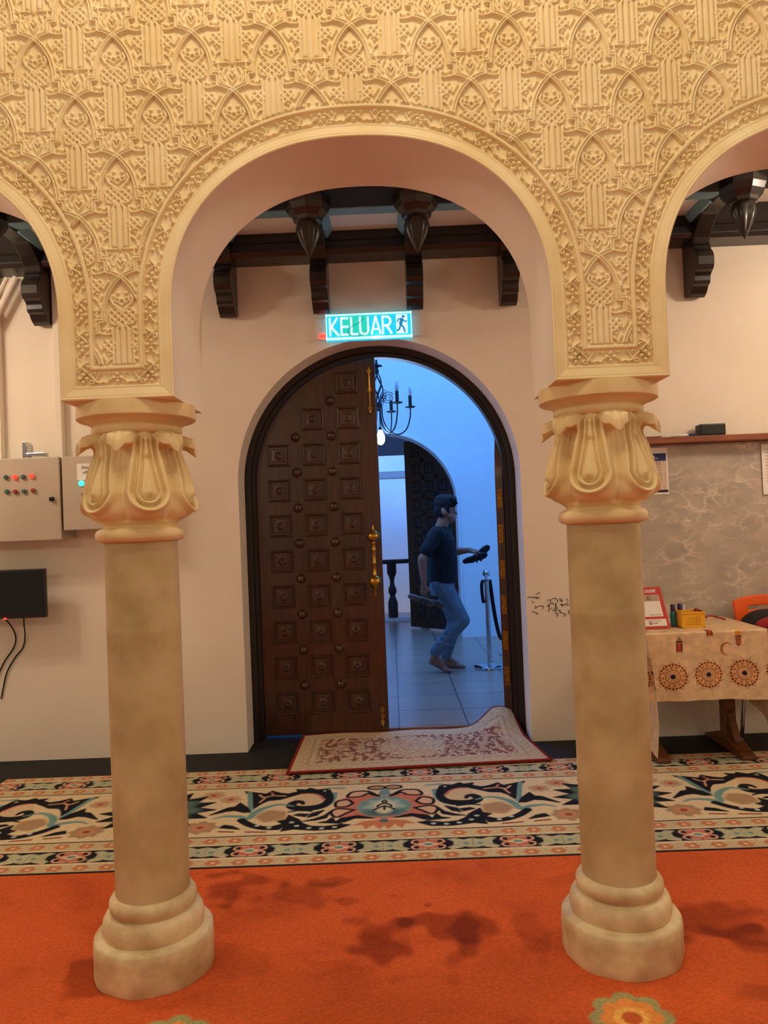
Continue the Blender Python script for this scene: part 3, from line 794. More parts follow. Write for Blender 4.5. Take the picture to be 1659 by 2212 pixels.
# large black leaf at the upper right with pink veins
p.poly([(.48,.20),(.55,.225),(.60,.262),(.625,.22),(.745,.27),(.70,.185),(.685,.13),(.655,.02),(.63,.08),(.60,.12),(.54,.13),(.49,.17)], BLK)
p.line(smooth_pts([(.52,.18),(.59,.19),(.63,.17),(.66,.21)]), .007, 'd0a080'); p.line([(.62,.17),(.64,.10)], .006, 'd0a080'); p.line([(.58,.19),(.60,.235)], .006, PNK)
p.line(smooth_pts([(.72,.25),(.70,.16),(.68,.05),(.665,.0)]), .013, TEAL)
# teal stem and sprig
p.line(smooth_pts([(.46,.03),(.53,.06),(.60,.02),(.64,-.04),(.66,-.11),(.71,-.085),(.78,-.074),(.83,-.10)]), np.interp(np.arange(43), [0,15,30,42], [.006,.02,.016,.006]), TEAL, .008)
p.poly([(.665,-.03),(.69,.03),(.74,.10),(.755,.05),(.79,.04),(.86,-.05),(.79,-.01),(.745,.0),(.70,-.03)], BLK)
# lower leaves
p.poly([(.30,-.04),(.33,-.105),(.37,-.125),(.355,-.075)], BLK); p.poly([(.37,-.085),(.42,-.075),(.44,-.09),(.385,-.115)], BLK)
p.poly([(.265,-.06),(.29,-.11),(.34,-.15),(.385,-.17),(.33,-.165),(.28,-.14)], BLK)
p.poly([(.20,-.215),(.235,-.185),(.25,-.14),(.27,-.18),(.31,-.195),(.25,-.205)], BLK)
p.line(smooth_pts([(.36,-.045),(.42,-.03),(.47,-.045)]), .008, BLK)
p.poly([(.16,-.235),(.20,-.225),(.28,-.245),(.345,-.235),(.385,-.20),(.41,-.15),(.465,-.09),(.470,-.14),(.51,-.16),(.48,-.195),(.53,-.225),(.47,-.235),(.475,-.28),(.42,-.262),(.32,-.285),(.22,-.28)], BLK)
p.line(smooth_pts([(.50,-.245),(.57,-.235),(.64,-.19),(.69,-.13)]), .022, BLK)
for cx, cy in ((.23,-.255),(.29,-.265),(.35,-.255),(.41,-.225),(.44,-.18),(.54,-.235),(.60,-.205)): p.ell(cx, cy, .012, .011, 'b9c8c0', soft=.3)
p.ell(.55, -.09, .075, .075, TAN, 5, .06, soft=.2)
p.poly([(.68,-.24),(.72,-.20),(.76,-.185),(.775,-.215),(.74,-.225)], BLK); p.line([(.70,-.27),(.77,-.26)], .007, '8a3a30'); p.line([(.55,-.285),(.64,-.275)], .007, '8a3a30')
for cx, cy, r in ((.87,-.205,.078),(.905,.225,.062),(.80,.155,.055)):
    p.ell(cx, cy, r, r*.92, TAN if r > .07 else 'c4a684', 8, .10, soft=.1); p.ell(cx, cy, r*.6, r*.55, 'c59070', 6, .08, soft=.2); p.ell(cx, cy, r*.22, r*.2, 'a04830', soft=.3)
# spiky dark palmette on the mirror axis
sp = []
for k in range(17):
    t = -PI/2+PI*k/16; r = (.29 if k % 2 == 0 else .20); sp.append((1.14-r*math.cos(t), .02+.93*r*math.sin(t)))
p.poly(sp+[(1.15,.30),(1.15,-.27)], BLK); p.ell(1.14, .02, .20, .19, '55706a', 10, .1, soft=.15); p.ell(1.14, .02, .13, .12, 'a7705c', 8, .1, soft=.2); p.ell(1.14, .02, .07, .07, CRM, soft=.3)
# border bands, near (negative) and far (positive) sides
def bandrow(a, b, c): p.mix(sstep(a-.003,a+.003,p.W)*(1-sstep(b-.003,b+.003,p.W)), c)
for s in (-1, 1):
    lo = lambda a, b: (a, b) if s > 0 else (-b, -a)
    bandrow(*lo(.318,.329), BLK); bandrow(*lo(.329,.409), 'cdbb94'); bandrow(*lo(.409,.419), 'ead9b4'); bandrow(*lo(.419,.545), BLK); bandrow(*lo(.545,.557), 'ead9b4'); bandrow(*lo(.557,.628), 'cdbb94'); bandrow(*lo(.628,.66), BLK)
Xf = Xc.ravel()-CPX; U0, W0 = p.U, p.W
for s in (-1, 1):
    for yc, ph in ((.369, 0), (.593, .05)):
        p.U = (Xf+.054+ph) % .112-.056; p.W = W0-s*yc
        p.ell(0, 0, .033, .027, ORG, 6, .12, soft=.15); p.ell(0, 0, .010, .009, CRM, soft=.4)
    p.U = np.abs((Xf+.195) % .39-.195); p.W = (W0-s*.482)*s
    # cream-green cartouche centred at 0, pink cartouche centred at .195
    p.poly([(0,.05),(.05,.035),(.085,.058),(.115,.04),(.085,.015),(.085,-.02),(.11,-.045),(.075,-.055),(.04,-.035),(0,-.05)], 'b9b896', .004)
    p.ell(.03, .005, .012, .012, TEAL, soft=.3); p.line([(.05,.04),(.10,.055)], .004, CRM)
    p.poly([(.195,.055),(.15,.05),(.155,.02),(.13,.0),(.155,-.02),(.15,-.05),(.195,-.05)], PNK, .004)
    p.line(smooth_pts([(.185,.05),(.135,.045),(.125,.02),(.14,.01)]), .005, 'e0b090'); p.line(smooth_pts([(.185,-.05),(.135,-.045),(.125,-.02),(.14,-.01)]), .005, 'e0b090')
    p.ell(.195, 0, .04, .022, CRM, 4, .2, soft=.2); p.ell(.195, 0, .02, .014, TEAL, soft=.3)
p.U, p.W = U0, W0
M['carpet'] = colmat('woven_carpet', .95, .5, 260); M['carpetred'] = colmat('red_carpet_pile', .95, .5, 260, True)
cpt = thing('carpet', (0,3,0), 'wall-to-wall orange-red carpet with a floral scroll border', 'carpet', kind='thing')
v = np.stack([Xc, Yc, np.full_like(Xc, .009)], -1).reshape(-1,3)
obj('floral_border', (v, quads(*Xc.shape)), 'carpet', cpt, col=p.C)
xr = np.arange(-1.9, 1.9, .006); yr = np.concatenate([np.arange(1.75, Y0c, .006), [Y0c+.003]])
Xr, Yr = np.meshgrid(xr, yr); q = Paint(Xr, Yr, 'cf5d2c')
for cx, cy in ((.612,2.135),(-.665,2.10),(-1.30,2.135),(1.30,2.10)):
    q.ell(cx, cy, .106, .106, 'a39e6a', 8, .11, ph=.2, soft=.05, scal=True); q.ell(cx, cy, .080, .080, 'e8944a', 8, .10, ph=.2, soft=.06, scal=True); q.ell(cx, cy, .048, .048, 'f2b860', 8, .05, soft=.1, scal=True); q.ell(cx, cy, .028, .028, 'c4602e', soft=.15)
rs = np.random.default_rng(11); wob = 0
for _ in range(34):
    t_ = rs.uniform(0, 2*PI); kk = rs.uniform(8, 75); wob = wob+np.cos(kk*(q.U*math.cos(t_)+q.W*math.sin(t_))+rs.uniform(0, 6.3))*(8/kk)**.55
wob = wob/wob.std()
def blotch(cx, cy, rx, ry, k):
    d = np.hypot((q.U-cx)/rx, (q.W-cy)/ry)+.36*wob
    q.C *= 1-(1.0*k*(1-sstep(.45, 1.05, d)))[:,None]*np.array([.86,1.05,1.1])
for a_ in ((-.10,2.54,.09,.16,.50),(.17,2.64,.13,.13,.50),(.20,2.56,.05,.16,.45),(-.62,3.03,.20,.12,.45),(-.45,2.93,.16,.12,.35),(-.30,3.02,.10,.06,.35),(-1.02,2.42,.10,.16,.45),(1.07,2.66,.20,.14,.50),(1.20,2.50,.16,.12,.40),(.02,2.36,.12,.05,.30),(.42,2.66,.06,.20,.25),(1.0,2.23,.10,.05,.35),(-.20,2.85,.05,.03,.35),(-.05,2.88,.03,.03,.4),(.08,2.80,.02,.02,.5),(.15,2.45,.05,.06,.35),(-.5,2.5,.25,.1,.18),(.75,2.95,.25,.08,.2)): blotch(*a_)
v = np.stack([Xr, Yr, np.full_like(Xr, .009)], -1).reshape(-1,3)
obj('red_field', (v, quads(*Xr.shape)), 'carpetred', cpt, col=q.C)
g = G(); g.add([(-3.9,-2.4,.008),(3.9,-2.4,.008),(3.9,1.76,.008),(-3.9,1.76,.008)], [(0,1,2,3)])
g.add([(-3.9,1.76,.008),(-1.895,1.76,.008),(-1.895,3.165,.008),(-3.9,3.165,.008)], [(0,1,2,3)]); g.add([(1.89,1.76,.008),(3.9,1.76,.008),(3.9,3.165,.008),(1.89,3.165,.008)], [(0,1,2,3)])
v, f = g.arr(); obj('red_pile', (v, f), 'carpetred', cpt, col=np.tile(np.array(lin('cf5d2c')), (len(v),1)))

# rug at the door
ni, nj = 200, 330
a, b = np.meshgrid(np.linspace(0,1,ni), np.linspace(0,1,nj), indexing='ij')
c0, c1, c2, c3 = V3((-.651,4.309)), V3((.871,4.377)), V3((.770,5.135)), V3((-.645,5.085))
P2 = (1-a)[...,None]*((1-b)[...,None]*c0+b[...,None]*c1)+a[...,None]*((1-b)[...,None]*c3+b[...,None]*c2)
RX, RY = P2[...,0], P2[...,1]
lift = .118*np.exp(-((b-.93)/.085)**2)*sstep(.62,1.0,a)+.03*sstep(.93,1,b)*sstep(.8,1,a)+.006*np.sin(b*9)**2*a
RZ = .019+lift
RY = RY+.05*np.exp(-((b-.92)/.1)**2)*sstep(.7,1,a)-.020*sstep(.1,.45,b)*(1-sstep(.5,.8,b))*a*0
uu, ww = b*1.5, a*.78
r = Paint(uu, ww, 'd8c4a0')
def nz(k, s):
    rg = np.random.default_rng(s); o = 0
    for _ in range(16):
        t = rg.uniform(0, 2*PI); kk = k*rg.uniform(.6, 1.4); o = o+np.cos(kk*(uu*math.cos(t)+ww*math.sin(t))+rg.uniform(0, 6.28))
    return o/2.83
dI = np.minimum(np.minimum(uu, 1.5-uu), np.minimum(ww, .78-ww)).ravel()
r.mix(sstep(.02,.03,dI)*(1-sstep(.09,.10,dI))*.35*(.5+.5*np.sin((uu*90).ravel())*np.sin((ww*90).ravel())), 'a8865c')
r.mix((sstep(.095,.10,dI)*(1-sstep(.115,.12,dI)))*.5, '9a8a68')
N1 = (.7*nz(60,1)+.8*nz(110,4)+.6*nz(190,2)).ravel()
fld = sstep(.12,.17,dI)
med = np.hypot((uu.ravel()-.75)/.23, (ww.ravel()-.39)/.24)
r.mix(fld*sstep(-.15,.25,N1)*sstep(.95,1.05,med+.1*N1)*.85, '7c2c22'); r.mix(fld*sstep(.7,1.1,-N1)*.6, 'b87a5c')
r.mix((1-sstep(.9,1.0,med))*sstep(.2,.5,N1)*.4, '9a6a52'); r.mix((1-sstep(.03,.05,np.abs(med-.97)))*.3, '8a4a38')
r.mix(sstep(.3,.8,(nz(210,3)).ravel())*.18, '8a6a4a')
r.mix(1-sstep(.020,.023,dI), '8e2418')
M['rug'] = colmat('woven_rug', .95, .5, 300)
rug = thing('door_rug', (.1,4.7,0), 'small cream and burgundy rug with red edge, one corner rucked up', 'rug')
v = np.stack([RX, RY, RZ], -1).reshape(-1,3)
ro = obj('rug_face', (v, quads(ni, nj)), 'rug', rug, True, col=r.C)
sm = ro.modifiers.new('t', 'SOLIDIFY'); sm.thickness = .008; sm.offset = -1

# ================================================================== EXIT SIGN
M['signface'] = emit('lit_sign_face', '1cb4d2', 1.3, '108890'); M['signletter'] = emit('lit_sign_letters', 'a6d6f8', 1.1, 'ffffff')
M['signgreen'] = emit('lit_sign_green', '22bda8', 1.2, '108870'); M['signedge'] = emit('lit_sign_edge', '6ad0f8', 2.0, 'ffffff')
M['ledwhite'] = emit('white_led', 'eaf6ff', 30); M['ledred'] = emit('red_led', 'ff2018', 8)
x0, x1, z0, z1 = -.362, .182, 2.586, 2.749
sgn = thing('exit_sign', (-.09,4.80,2.586), 'glowing turquoise exit sign with white KELUAR lettering over the doorway', 'exit sign')
g = G(); g.box(x0,x1,4.785,4.829,z0,z1); obj('light_box', g, 'signface', sgn, bevel=.003)
g = G()
for a in ((x0,x1,z1-.010,z1),(x0,x1,z0,z0+.016),(x0,x0+.006,z0,z1),(x1-.006,x1,z0,z1)): g.box(a[0],a[1],4.781,4.786,a[2],a[3])
obj('edge_trim', g, 'signedge', sgn)
g = G(); g.box(-.275,-.085,4.7835,4.786,2.607,2.735); obj('green_patch', g, 'signgreen', sgn)
g = G()
def bar(p, q, w):
    p, q = V3(p), V3(q); d = q-p; d /= np.linalg.norm(d); n = np.array([-d[1], d[0]])*w/2
    g.prism([tuple(p-n), tuple(q-n), tuple(q+n), tuple(p+n)], 'y', 4.779, 4.784)
b0, t0, w = 2.612, 2.728, .013
X = -.336
bar((X,b0),(X,t0),w); bar((X+.004,2.662),(X+.048,t0),w); bar((X+.008,2.668),(X+.055,b0),w*1.1)          # K
X = -.264
bar((X,b0),(X,t0),w); [bar((X,z),(X+.045,z),w) for z in (b0+.006, 2.668, t0-.006)]                         # E
X = -.201
bar((X,b0),(X,t0),w); bar((X,b0+.006),(X+.043,b0+.006),w)                                                    # L
X = -.145
t = np.linspace(PI, 2*PI, 9); pts = [(X,t0)]+[(X+.025+.025*math.cos(a), b0+.028+.024*math.sin(a)) for a in t]+[(X+.05,t0)]
[bar(p, q, w) for p, q in zip(pts[:-1], pts[1:])]                                                           # U
X = -.075
bar((X,b0),(X+.029,t0),w); bar((X+.058,b0),(X+.029,t0),w); bar((X+.012,b0+.034),(X+.046,b0+.034),w*.8)  # A
X = -.002
bar((X,b0),(X,t0),w); t = np.linspace(PI/2, -PI/2, 9); pts = [(X,t0-.006)]+[(X+.026+.024*math.cos(a), 2.694+.028*math.sin(a)) for a in t]+[(X,2.666)]
[bar(p, q, w) for p, q in zip(pts[:-1], pts[1:])]; bar((X+.024,2.668),(X+.056,b0),w*1.1)                  # R
obj('lettering', g, 'signletter', sgn)
g = G(); g.box(.083,.155,4.779,4.784,2.612,2.732); pc = obj('pictogram', g, 'signletter', sgn)
g = G(); M['signman'] = emit('lit_sign_figure', '1f86b4', .9, '105070')
def limb(pts, w):
    for p, q in zip(pts[:-1], pts[1:]):
        p_, q_ = V3(p), V3(q); d = q_-p_; d /= np.linalg.norm(d); n = np.array([-d[1], d[0]])*w/2
        g.prism([tuple(p_-n), tuple(q_-n), tuple(q_+n), tuple(p_+n)], 'y', 4.776, 4.7795)
t = np.linspace(0, 2*PI, 14)[:-1]; g.prism([(.129+.009*math.cos(a), 2.717+.009*math.sin(a)) for a in t], 'y', 4.776, 4.7795)
limb([(.122,2.706),(.110,2.668)], .020); limb([(.122,2.704),(.099,2.702),(.090,2.684)], .007); limb([(.124,2.700),(.138,2.684),(.152,2.688)], .007)
limb([(.112,2.672),(.106,2.648),(.100,2.634),(.084,2.630)], .010); limb([(.110,2.670),(.128,2.650),(.138,2.618)], .010)
obj('running_figure', g, 'signman', pc)
g = G(); g.tube(smooth_pts([(-.125,4.782,2.715),(-.150,4.779,2.690),(-.195,4.779,2.668),(-.222,4.779,2.640),(-.215,4.779,2.615),(-.17,4.779,2.606),(-.12,4.779,2.614),(-.105,4.779,2.64)], 8), .0014, 5); obj('stray_wire', g, 'ink', sgn, True)
g = G(); g.box(-.055,-.030,4.774,4.787,2.588,2.600); obj('test_lamp', g, 'ledwhite', sgn)
g = G(); g.box(-.405,-.368,4.808,4.829,2.610,2.632); obj('red_lamp', g, 'ledred', sgn)
for xa, xb in ((-.43,x0),(x1,.25)):
    g = G(); g.box(xa,xb,4.815,4.829,2.60,2.735); obj('side_bracket', g, 'white', sgn, bevel=.003)

# ================================================================== LEFT WALL EQUIPMENT
def push(par, x, z, m, r=.0135, glow=None, Y=4.60):
    g = G(); g.lathe([(r+.004,0),(r+.004,.006),(r,.007)], (0,0,0), 18); v, f = g.arr(); v = np.stack([v[:,0]+x, Y-v[:,2], v[:,1]+z], -1)
    b = obj('button_collar', (v, f), 'greymetal', par, .7)
    g = G(); g.lathe([(r,.004),(r,.016),(r*.8,.020),(.001,.021)], (0,0,0), 18); v, f = g.arr(); v = np.stack([v[:,0]+x, Y-v[:,2], v[:,1]+z], -1)
    return obj('push_button', (v, f), m, b, .7)
M['btnred'] = mat('red_button', 'a03428', '8c2a20', 5, .35); M['btngreen'] = mat('green_button', '3c6a62', '325a54', 5, .35); M['btndark'] = mat('dark_button', '26301e', '1e2818', 5, .4)
M['btnredlit'] = emit('lit_red_button', 'ff2a1c', 2.2, 'ff3020'); M['btngreenlit'] = emit('lit_green_button', '34f0d8', 1.6, '40ffe0')
pA = thing('electrical_panel', (-2.31,4.83,1.395), 'wide grey steel switch panel with two lit red buttons', 'electrical panel')
g = G(); g.box(-2.62,-2.010,4.625,4.83,1.397,1.900); obj('cabinet', g, 'greymetal', pA, bevel=.004)
g = G(); g.box(-2.622,-2.006,4.60,4.622,1.395,1.902); obj('door', g, 'greymetal', pA, bevel=.006)
for x, z, m in ((-2.328,1.787,'btngreen'),(-2.274,1.785,'btnredlit'),(-2.224,1.785,'btngreen'),(-2.170,1.787,'btnredlit'),(-2.325,1.699,'btngreen'),(-2.274,1.697,'btnred'),(-2.221,1.697,'btngreen'),(-2.166,1.700,'btnred')):
    b = push(pA, x, z, m)
    if 'lit' in m: b['label'] = 'glowing red push button'
g = G(); g.box(-2.066,-2.042,4.578,4.602,1.631,1.656); g.box(-2.06,-2.048,4.568,4.58,1.637,1.650); obj('lock', g, 'black', pA, bevel=.003)
pB = thing('electrical_panel', (-1.75,4.83,1.45), 'grey steel switch panel with paper notice, half behind the left column', 'electrical panel')
g = G(); g.box(-1.990,-1.555,4.625,4.83,1.451,1.897); obj('cabinet', g, 'greymetal', pB, bevel=.004)
g = G(); g.box(-1.992,-1.553,4.60,4.622,1.449,1.899); obj('door', g, 'greymetal', pB, bevel=.006)
for x, z, m, r in ((-1.869,1.731,'btngreenlit',.017),(-1.812,1.729,'btnred',.0135),(-1.857,1.662,'btndark',.0135),(-1.80,1.662,'btndark',.0135)):
    b = push(pB, x, z, m, r)
    if 'lit' in m: b['label'] = 'glowing green push button'
g = G(); g.box(-1.898,-1.72,4.5985,4.6005,1.752,1.852); nt_ = obj('paper_notice', g, 'paper', pB)
g = G()
for i, (tx_, xx) in enumerate((('Please turn', -1.868),('off when', -1.862),('not in use', -1.838))): g.text(tx_, .026, (xx,4.598,1.819-.030*i), (1,0,0), (0,0,1))
obj('lettering', g, 'ink', nt_)
g = G(); g.box(-2.249,-2.226,4.64,4.72,1.903,2.004); g.box(-2.226,-2.112,4.64,4.70,1.915,1.934); g.tube([(-2.205,4.67,1.934),(-2.205,4.67,1.985)], .012, 8)
tag(obj('metal_bracket', g, 'steel', bevel=.002, loc=(-2.2,4.68,1.903)), 'small shiny metal bracket lying on top of the wide switch panel', 'bracket')
for (xa, xb), lb in (((-2.098,-2.058),'white cable trunking running down to the gap between switch panels'), ((-2.52,-2.446),'white cable trunking down the wall at the left picture edge')):
    g = G(); g.box(xa,xb,4.775,4.83,1.90,3.09); tag(obj('cable_trunking', g, 'wall', bevel=.004, loc=((xa+xb)/2,4.80,1.9)), lb, 'trunking', kind='thing')
g = G()
for o_, w_ in ((0,.022),(.06,.014)): g.tube([(-2.62-o_,4.745,2.50),(-2.30-o_,4.745,3.06)], w_, 8)
tag(obj('slanting_conduit', g, 'wall', None, .8, loc=(-2.5,4.79,2.5)), 'pale slanting conduit pipes beside the left wall bracket', 'conduit')
tv = thing('television', (-2.45,4.83,.92), 'small black wall-mounted television under the switch panels', 'television')
g = G(); g.box(-2.78,-2.132,4.63,4.665,.924,1.222); g.box(-2.62,-2.28,4.665,4.70,.97,1.18); obj('casing', g, 'black', tv, bevel=.005)
g = G(); g.box(-2.768,-2.144,4.6285,4.631,.946,1.210); obj('screen', g, 'blackgloss', tv)
g = G(); g.box(-2.55,-2.38,4.70,4.83,1.00,1.15); obj('wall_mount', g, 'black', tv, bevel=.004)
g = G(); g.box(-2.39,-2.372,4.625,4.632,.921,.929); obj('standby_light', g, 'ledred', tv)
for pts, lb in (([(-2.31,4.72,.93),(-2.32,4.74,.87),(-2.345,4.80,.80),(-2.37,4.82,.72),(-2.42,4.82,.66),(-2.48,4.82,.56),(-2.52,4.82,.40)], 'black cable hanging from the television toward the left'), ([(-2.44,4.72,.93),(-2.42,4.78,.86),(-2.415,4.82,.79),(-2.43,4.82,.72),(-2.50,4.82,.62),(-2.58,4.82,.45)], 'second black cable looping below the television at the picture edge')):
    g = G(); g.tube(smooth_pts(pts, 8), .0045, 8); tag(obj('power_cable', g, 'black', None, True, loc=(-2.4,4.82,.5)), lb, 'cable')

# pen scribbles on the plaster
g = G()
def pen(pts, w=.0022):
    P = smooth_pts(pts, 4) if len(pts) > 2 else V3(pts); g.tube([(a, 4.829, b) for a, b in P], w, 5)
def at_(zx, zy): return (.875+(zx-350)/11.85*.00291, .934-(zy-500+.04*(zx-350))/11.85*.00291)
for st in ([(450,530),(470,500)],[(500,510),(520,480),(540,500)],[(230,600),(320,598)],[(335,610),(360,590),(385,620),(400,595)],[(430,590),(450,640),(470,590)],[(490,590),(510,630),(535,605)],[(340,700),(385,745)],
           [(415,820),(430,905)],[(430,860),(500,835),(620,825),(610,900)],[(335,970),(400,985),(470,1020),(450,1050)],
           [(745,660),(760,690)],[(790,660),(830,670),(800,740)],[(870,640),(910,625),(970,640),(1000,690),(985,730)],[(1065,610),(1060,670),(1130,700)],[(1105,650),(1095,715)],[(1250,630),(1235,660),(1265,680)],
           [(745,770),(750,800)],[(790,770),(880,750),(890,800)],[(710,830),(800,800),(760,850),(790,900),(740,970)],[(835,870),(840,910)],[(930,790),(960,760),(940,830),(985,880),(940,920),(920,870),(960,820)],
           [(1130,780),(1070,790),(1100,810),(1130,780),(1125,850)],[(1185,760),(1180,815)],[(1275,720),(1230,760),(1245,810),(1290,800)],
           [(855,945),(940,925),(930,1000),(990,1040),(950,1095)],[(985,950),(1060,930),(1040,1000),(1110,990)],[(1110,1010),(1190,1040),(1130,1095)],[(1260,925),(1280,1040)]):
    pen([at_(*q) for q in st])
tag(obj('wall_scribbles', g, 'ink', loc=(.98,4.829,.85)), 'childish pen numbers scribbled on plaster between doorway and right column', 'writing', kind='thing')

# ================================================================== RIGHT WALL
g = G(); g.box(1.50,3.4,4.808,4.83,.62,1.838)
tag(obj('marble_panel', g, 'marble', bevel=.002, loc=(2.4,4.83,.62)), 'grey marble-look panel with white veins fixed to the right wall', 'wall panel', kind='thing')
g = G(); g.box(1.49,3.4,4.70,4.83,1.840,1.878)
tag(obj('ledge_board', g, 'paleledge', bevel=.004, loc=(2.4,4.76,1.84)), 'long reddish-brown wooden ledge above the marble panel', 'ledge', kind='thing')
mk = thing('marker_pen', (1.85,4.735,1.878), 'white marker pen with blue cap lying on the wooden ledge', 'pen')
g = G(); g.tube([(1.765,4.735,1.886),(1.775,4.735,1.888),(1.87,4.735,1.888)], [.004,.008,.008], 12); obj('barrel', g, 'white', mk, .7)
g = G(); g.tube([(1.87,4.735,1.888),(1.923,4.735,1.888),(1.926,4.735,1.888)], [.009,.009,.006], 12); obj('cap', g, 'navy', mk, .7)
g = G(); g.box(1.56,1.70,4.715,4.77,1.878,1.886)
tag(obj('flat_strip', g, 'brownwood', bevel=.002, loc=(1.63,4.74,1.878)), 'thin brown strip lying on the ledge next to the right capital', 'strip')
sp = thing('black_box', (2.02,4.76,1.878), 'small black box standing on the wooden ledge', 'box')
g = G(); g.box(1.940,2.098,4.715,4.80,1.879,1.951); obj('case', g, 'black', sp, bevel=.008)
g = G(); g.box(1.95,2.088,4.7135,4.716,1.889,1.941); obj('front_grille', g, 'darkgap', sp)

def paper(name, x0, x1, z0, z1, label, Y=4.806):
    t = thing(name, ((x0+x1)/2, Y, z0), label, 'poster')
    g = G(); g.box(x0,x1,Y-.0012,Y+.0015,z0,z1); obj('sheet', g, 'paper', t)
    return t
M['greyink'] = mat('grey_print', 'b8a898', 'a89888', 20, .8); M['cream'] = mat('cream_print', 'd8c8b0', 'd0c0a8', 20, .8); M['redink'] = mat('red_print', 'b0463a', 'a03c32', 20, .7)
pt = paper('notice_poster', 1.505, 1.761, 1.527, 1.822, 'white notice with dark blue band, half hidden behind right capital')
Yp = 4.8042
def patch(nm, m, rects, par, dy=0):
    for a in rects:
        g = G(); g.box(a[0],a[1],Yp-.0008-dy,Yp+.0006-dy,a[2],a[3]); obj(nm, g, m, par)
patch('printed_area', 'cream', [(1.52,1.750,1.560,1.740)], pt)
patch('blue_band', 'navy', [(1.52,1.750,1.738,1.786)], pt, .0005); patch('dark_band', 'ink', [(1.52,1.756,1.540,1.556)], pt, .0005)
patch('text_line', 'greyink', [(1.61,1.72,1.712-.016*k,1.718-.016*k) for k in range(8)]+[(1.60,1.64,1.795,1.804)], pt, .001)
g = G(); g.text('OPEN-ANM', .013, (1.612,Yp-.002,1.763), (1,0,0), (.2,0,1), bold=.0004); g.box(1.612,1.70,Yp-.002,Yp-.001,1.754,1.757); g.box(1.612,1.66,Yp-.002,Yp-.001,1.747,1.750)
g.prism([(1.594,1.748),(1.603,1.760),(1.600,1.764),(1.597,1.762),(1.593,1.764),(1.588,1.760)], 'y', Yp-.002, Yp-.001)
obj('lettering', g, 'paper', pt)
for x, z in ((1.623,1.727),(1.640,1.727),(1.656,1.727),(1.602,1.800)):
    g = G(); t = np.linspace(0, 2*PI, 13)[:-1]; g.prism([(x+.0055*math.cos(a), z+.0055*math.sin(a)) for a in t], 'y', Yp-.002, Yp); obj('round_icon', g, 'ink', pt)
for x, z in ((1.690,1.727),(1.707,1.727)):
    g = G(); t = np.linspace(0, 2*PI, 13)[:-1]; g.prism([(x+.005*math.cos(a), z+.005*math.sin(a)) for a in t], 'y', Yp-.002, Yp); obj('red_icon', g, 'redink', pt)
pt = paper('notice_sheet', 2.350, 2.56, 1.50, 1.816, 'white sheet pinned on the marble panel at the right picture edge', 4.80)
Yp = 4.7982; patch('text_line', 'greyink', [(2.375,2.53,1.78-.02*k,1.785-.02*k) for k in range(11)], pt)

# ================================================================== TABLE AND WHAT STANDS ON IT
TX0, TX1, TY0, TY1, TZ = 1.372, 2.035, 4.215, 4.775, .742
tb = thing('trestle_table', (1.7,4.5,0), 'dark wooden trestle table under the printed plastic cloth', 'table')
g = G(); g.box(TX0,TX1,TY0,TY1,TZ-.035,TZ); obj('tabletop', g, 'brownwood', tb, bevel=.003)
for x in (1.47,1.945):
    g = G(); g.prism([(x-.035,.06),(x+.035,.05),(x+.035,TZ-.035),(x-.035,TZ-.035)], 'y', 4.50, 4.57); obj('leg', g, 'brownwood', tb, bevel=.006)
    g = G(); g.prism([(4.27,.0095),(4.79,.0095),(4.79,.03),(4.62,.085),(4.45,.085),(4.27,.035)], 'x', x-.04, x+.04); obj('foot', g, 'brownwood', tb, bevel=.008)
    g = G(); g.prism([(4.40,.075),(4.43,.075),(4.515,.20),(4.50,.24)], 'x', x-.02, x+.02); obj('brace', g, 'brownwood', tb, bevel=.004)
g = G(); g.box(1.47,1.945,4.52,4.55,.30,.36); obj('stretcher', g, 'brownwood', tb, bevel=.004)
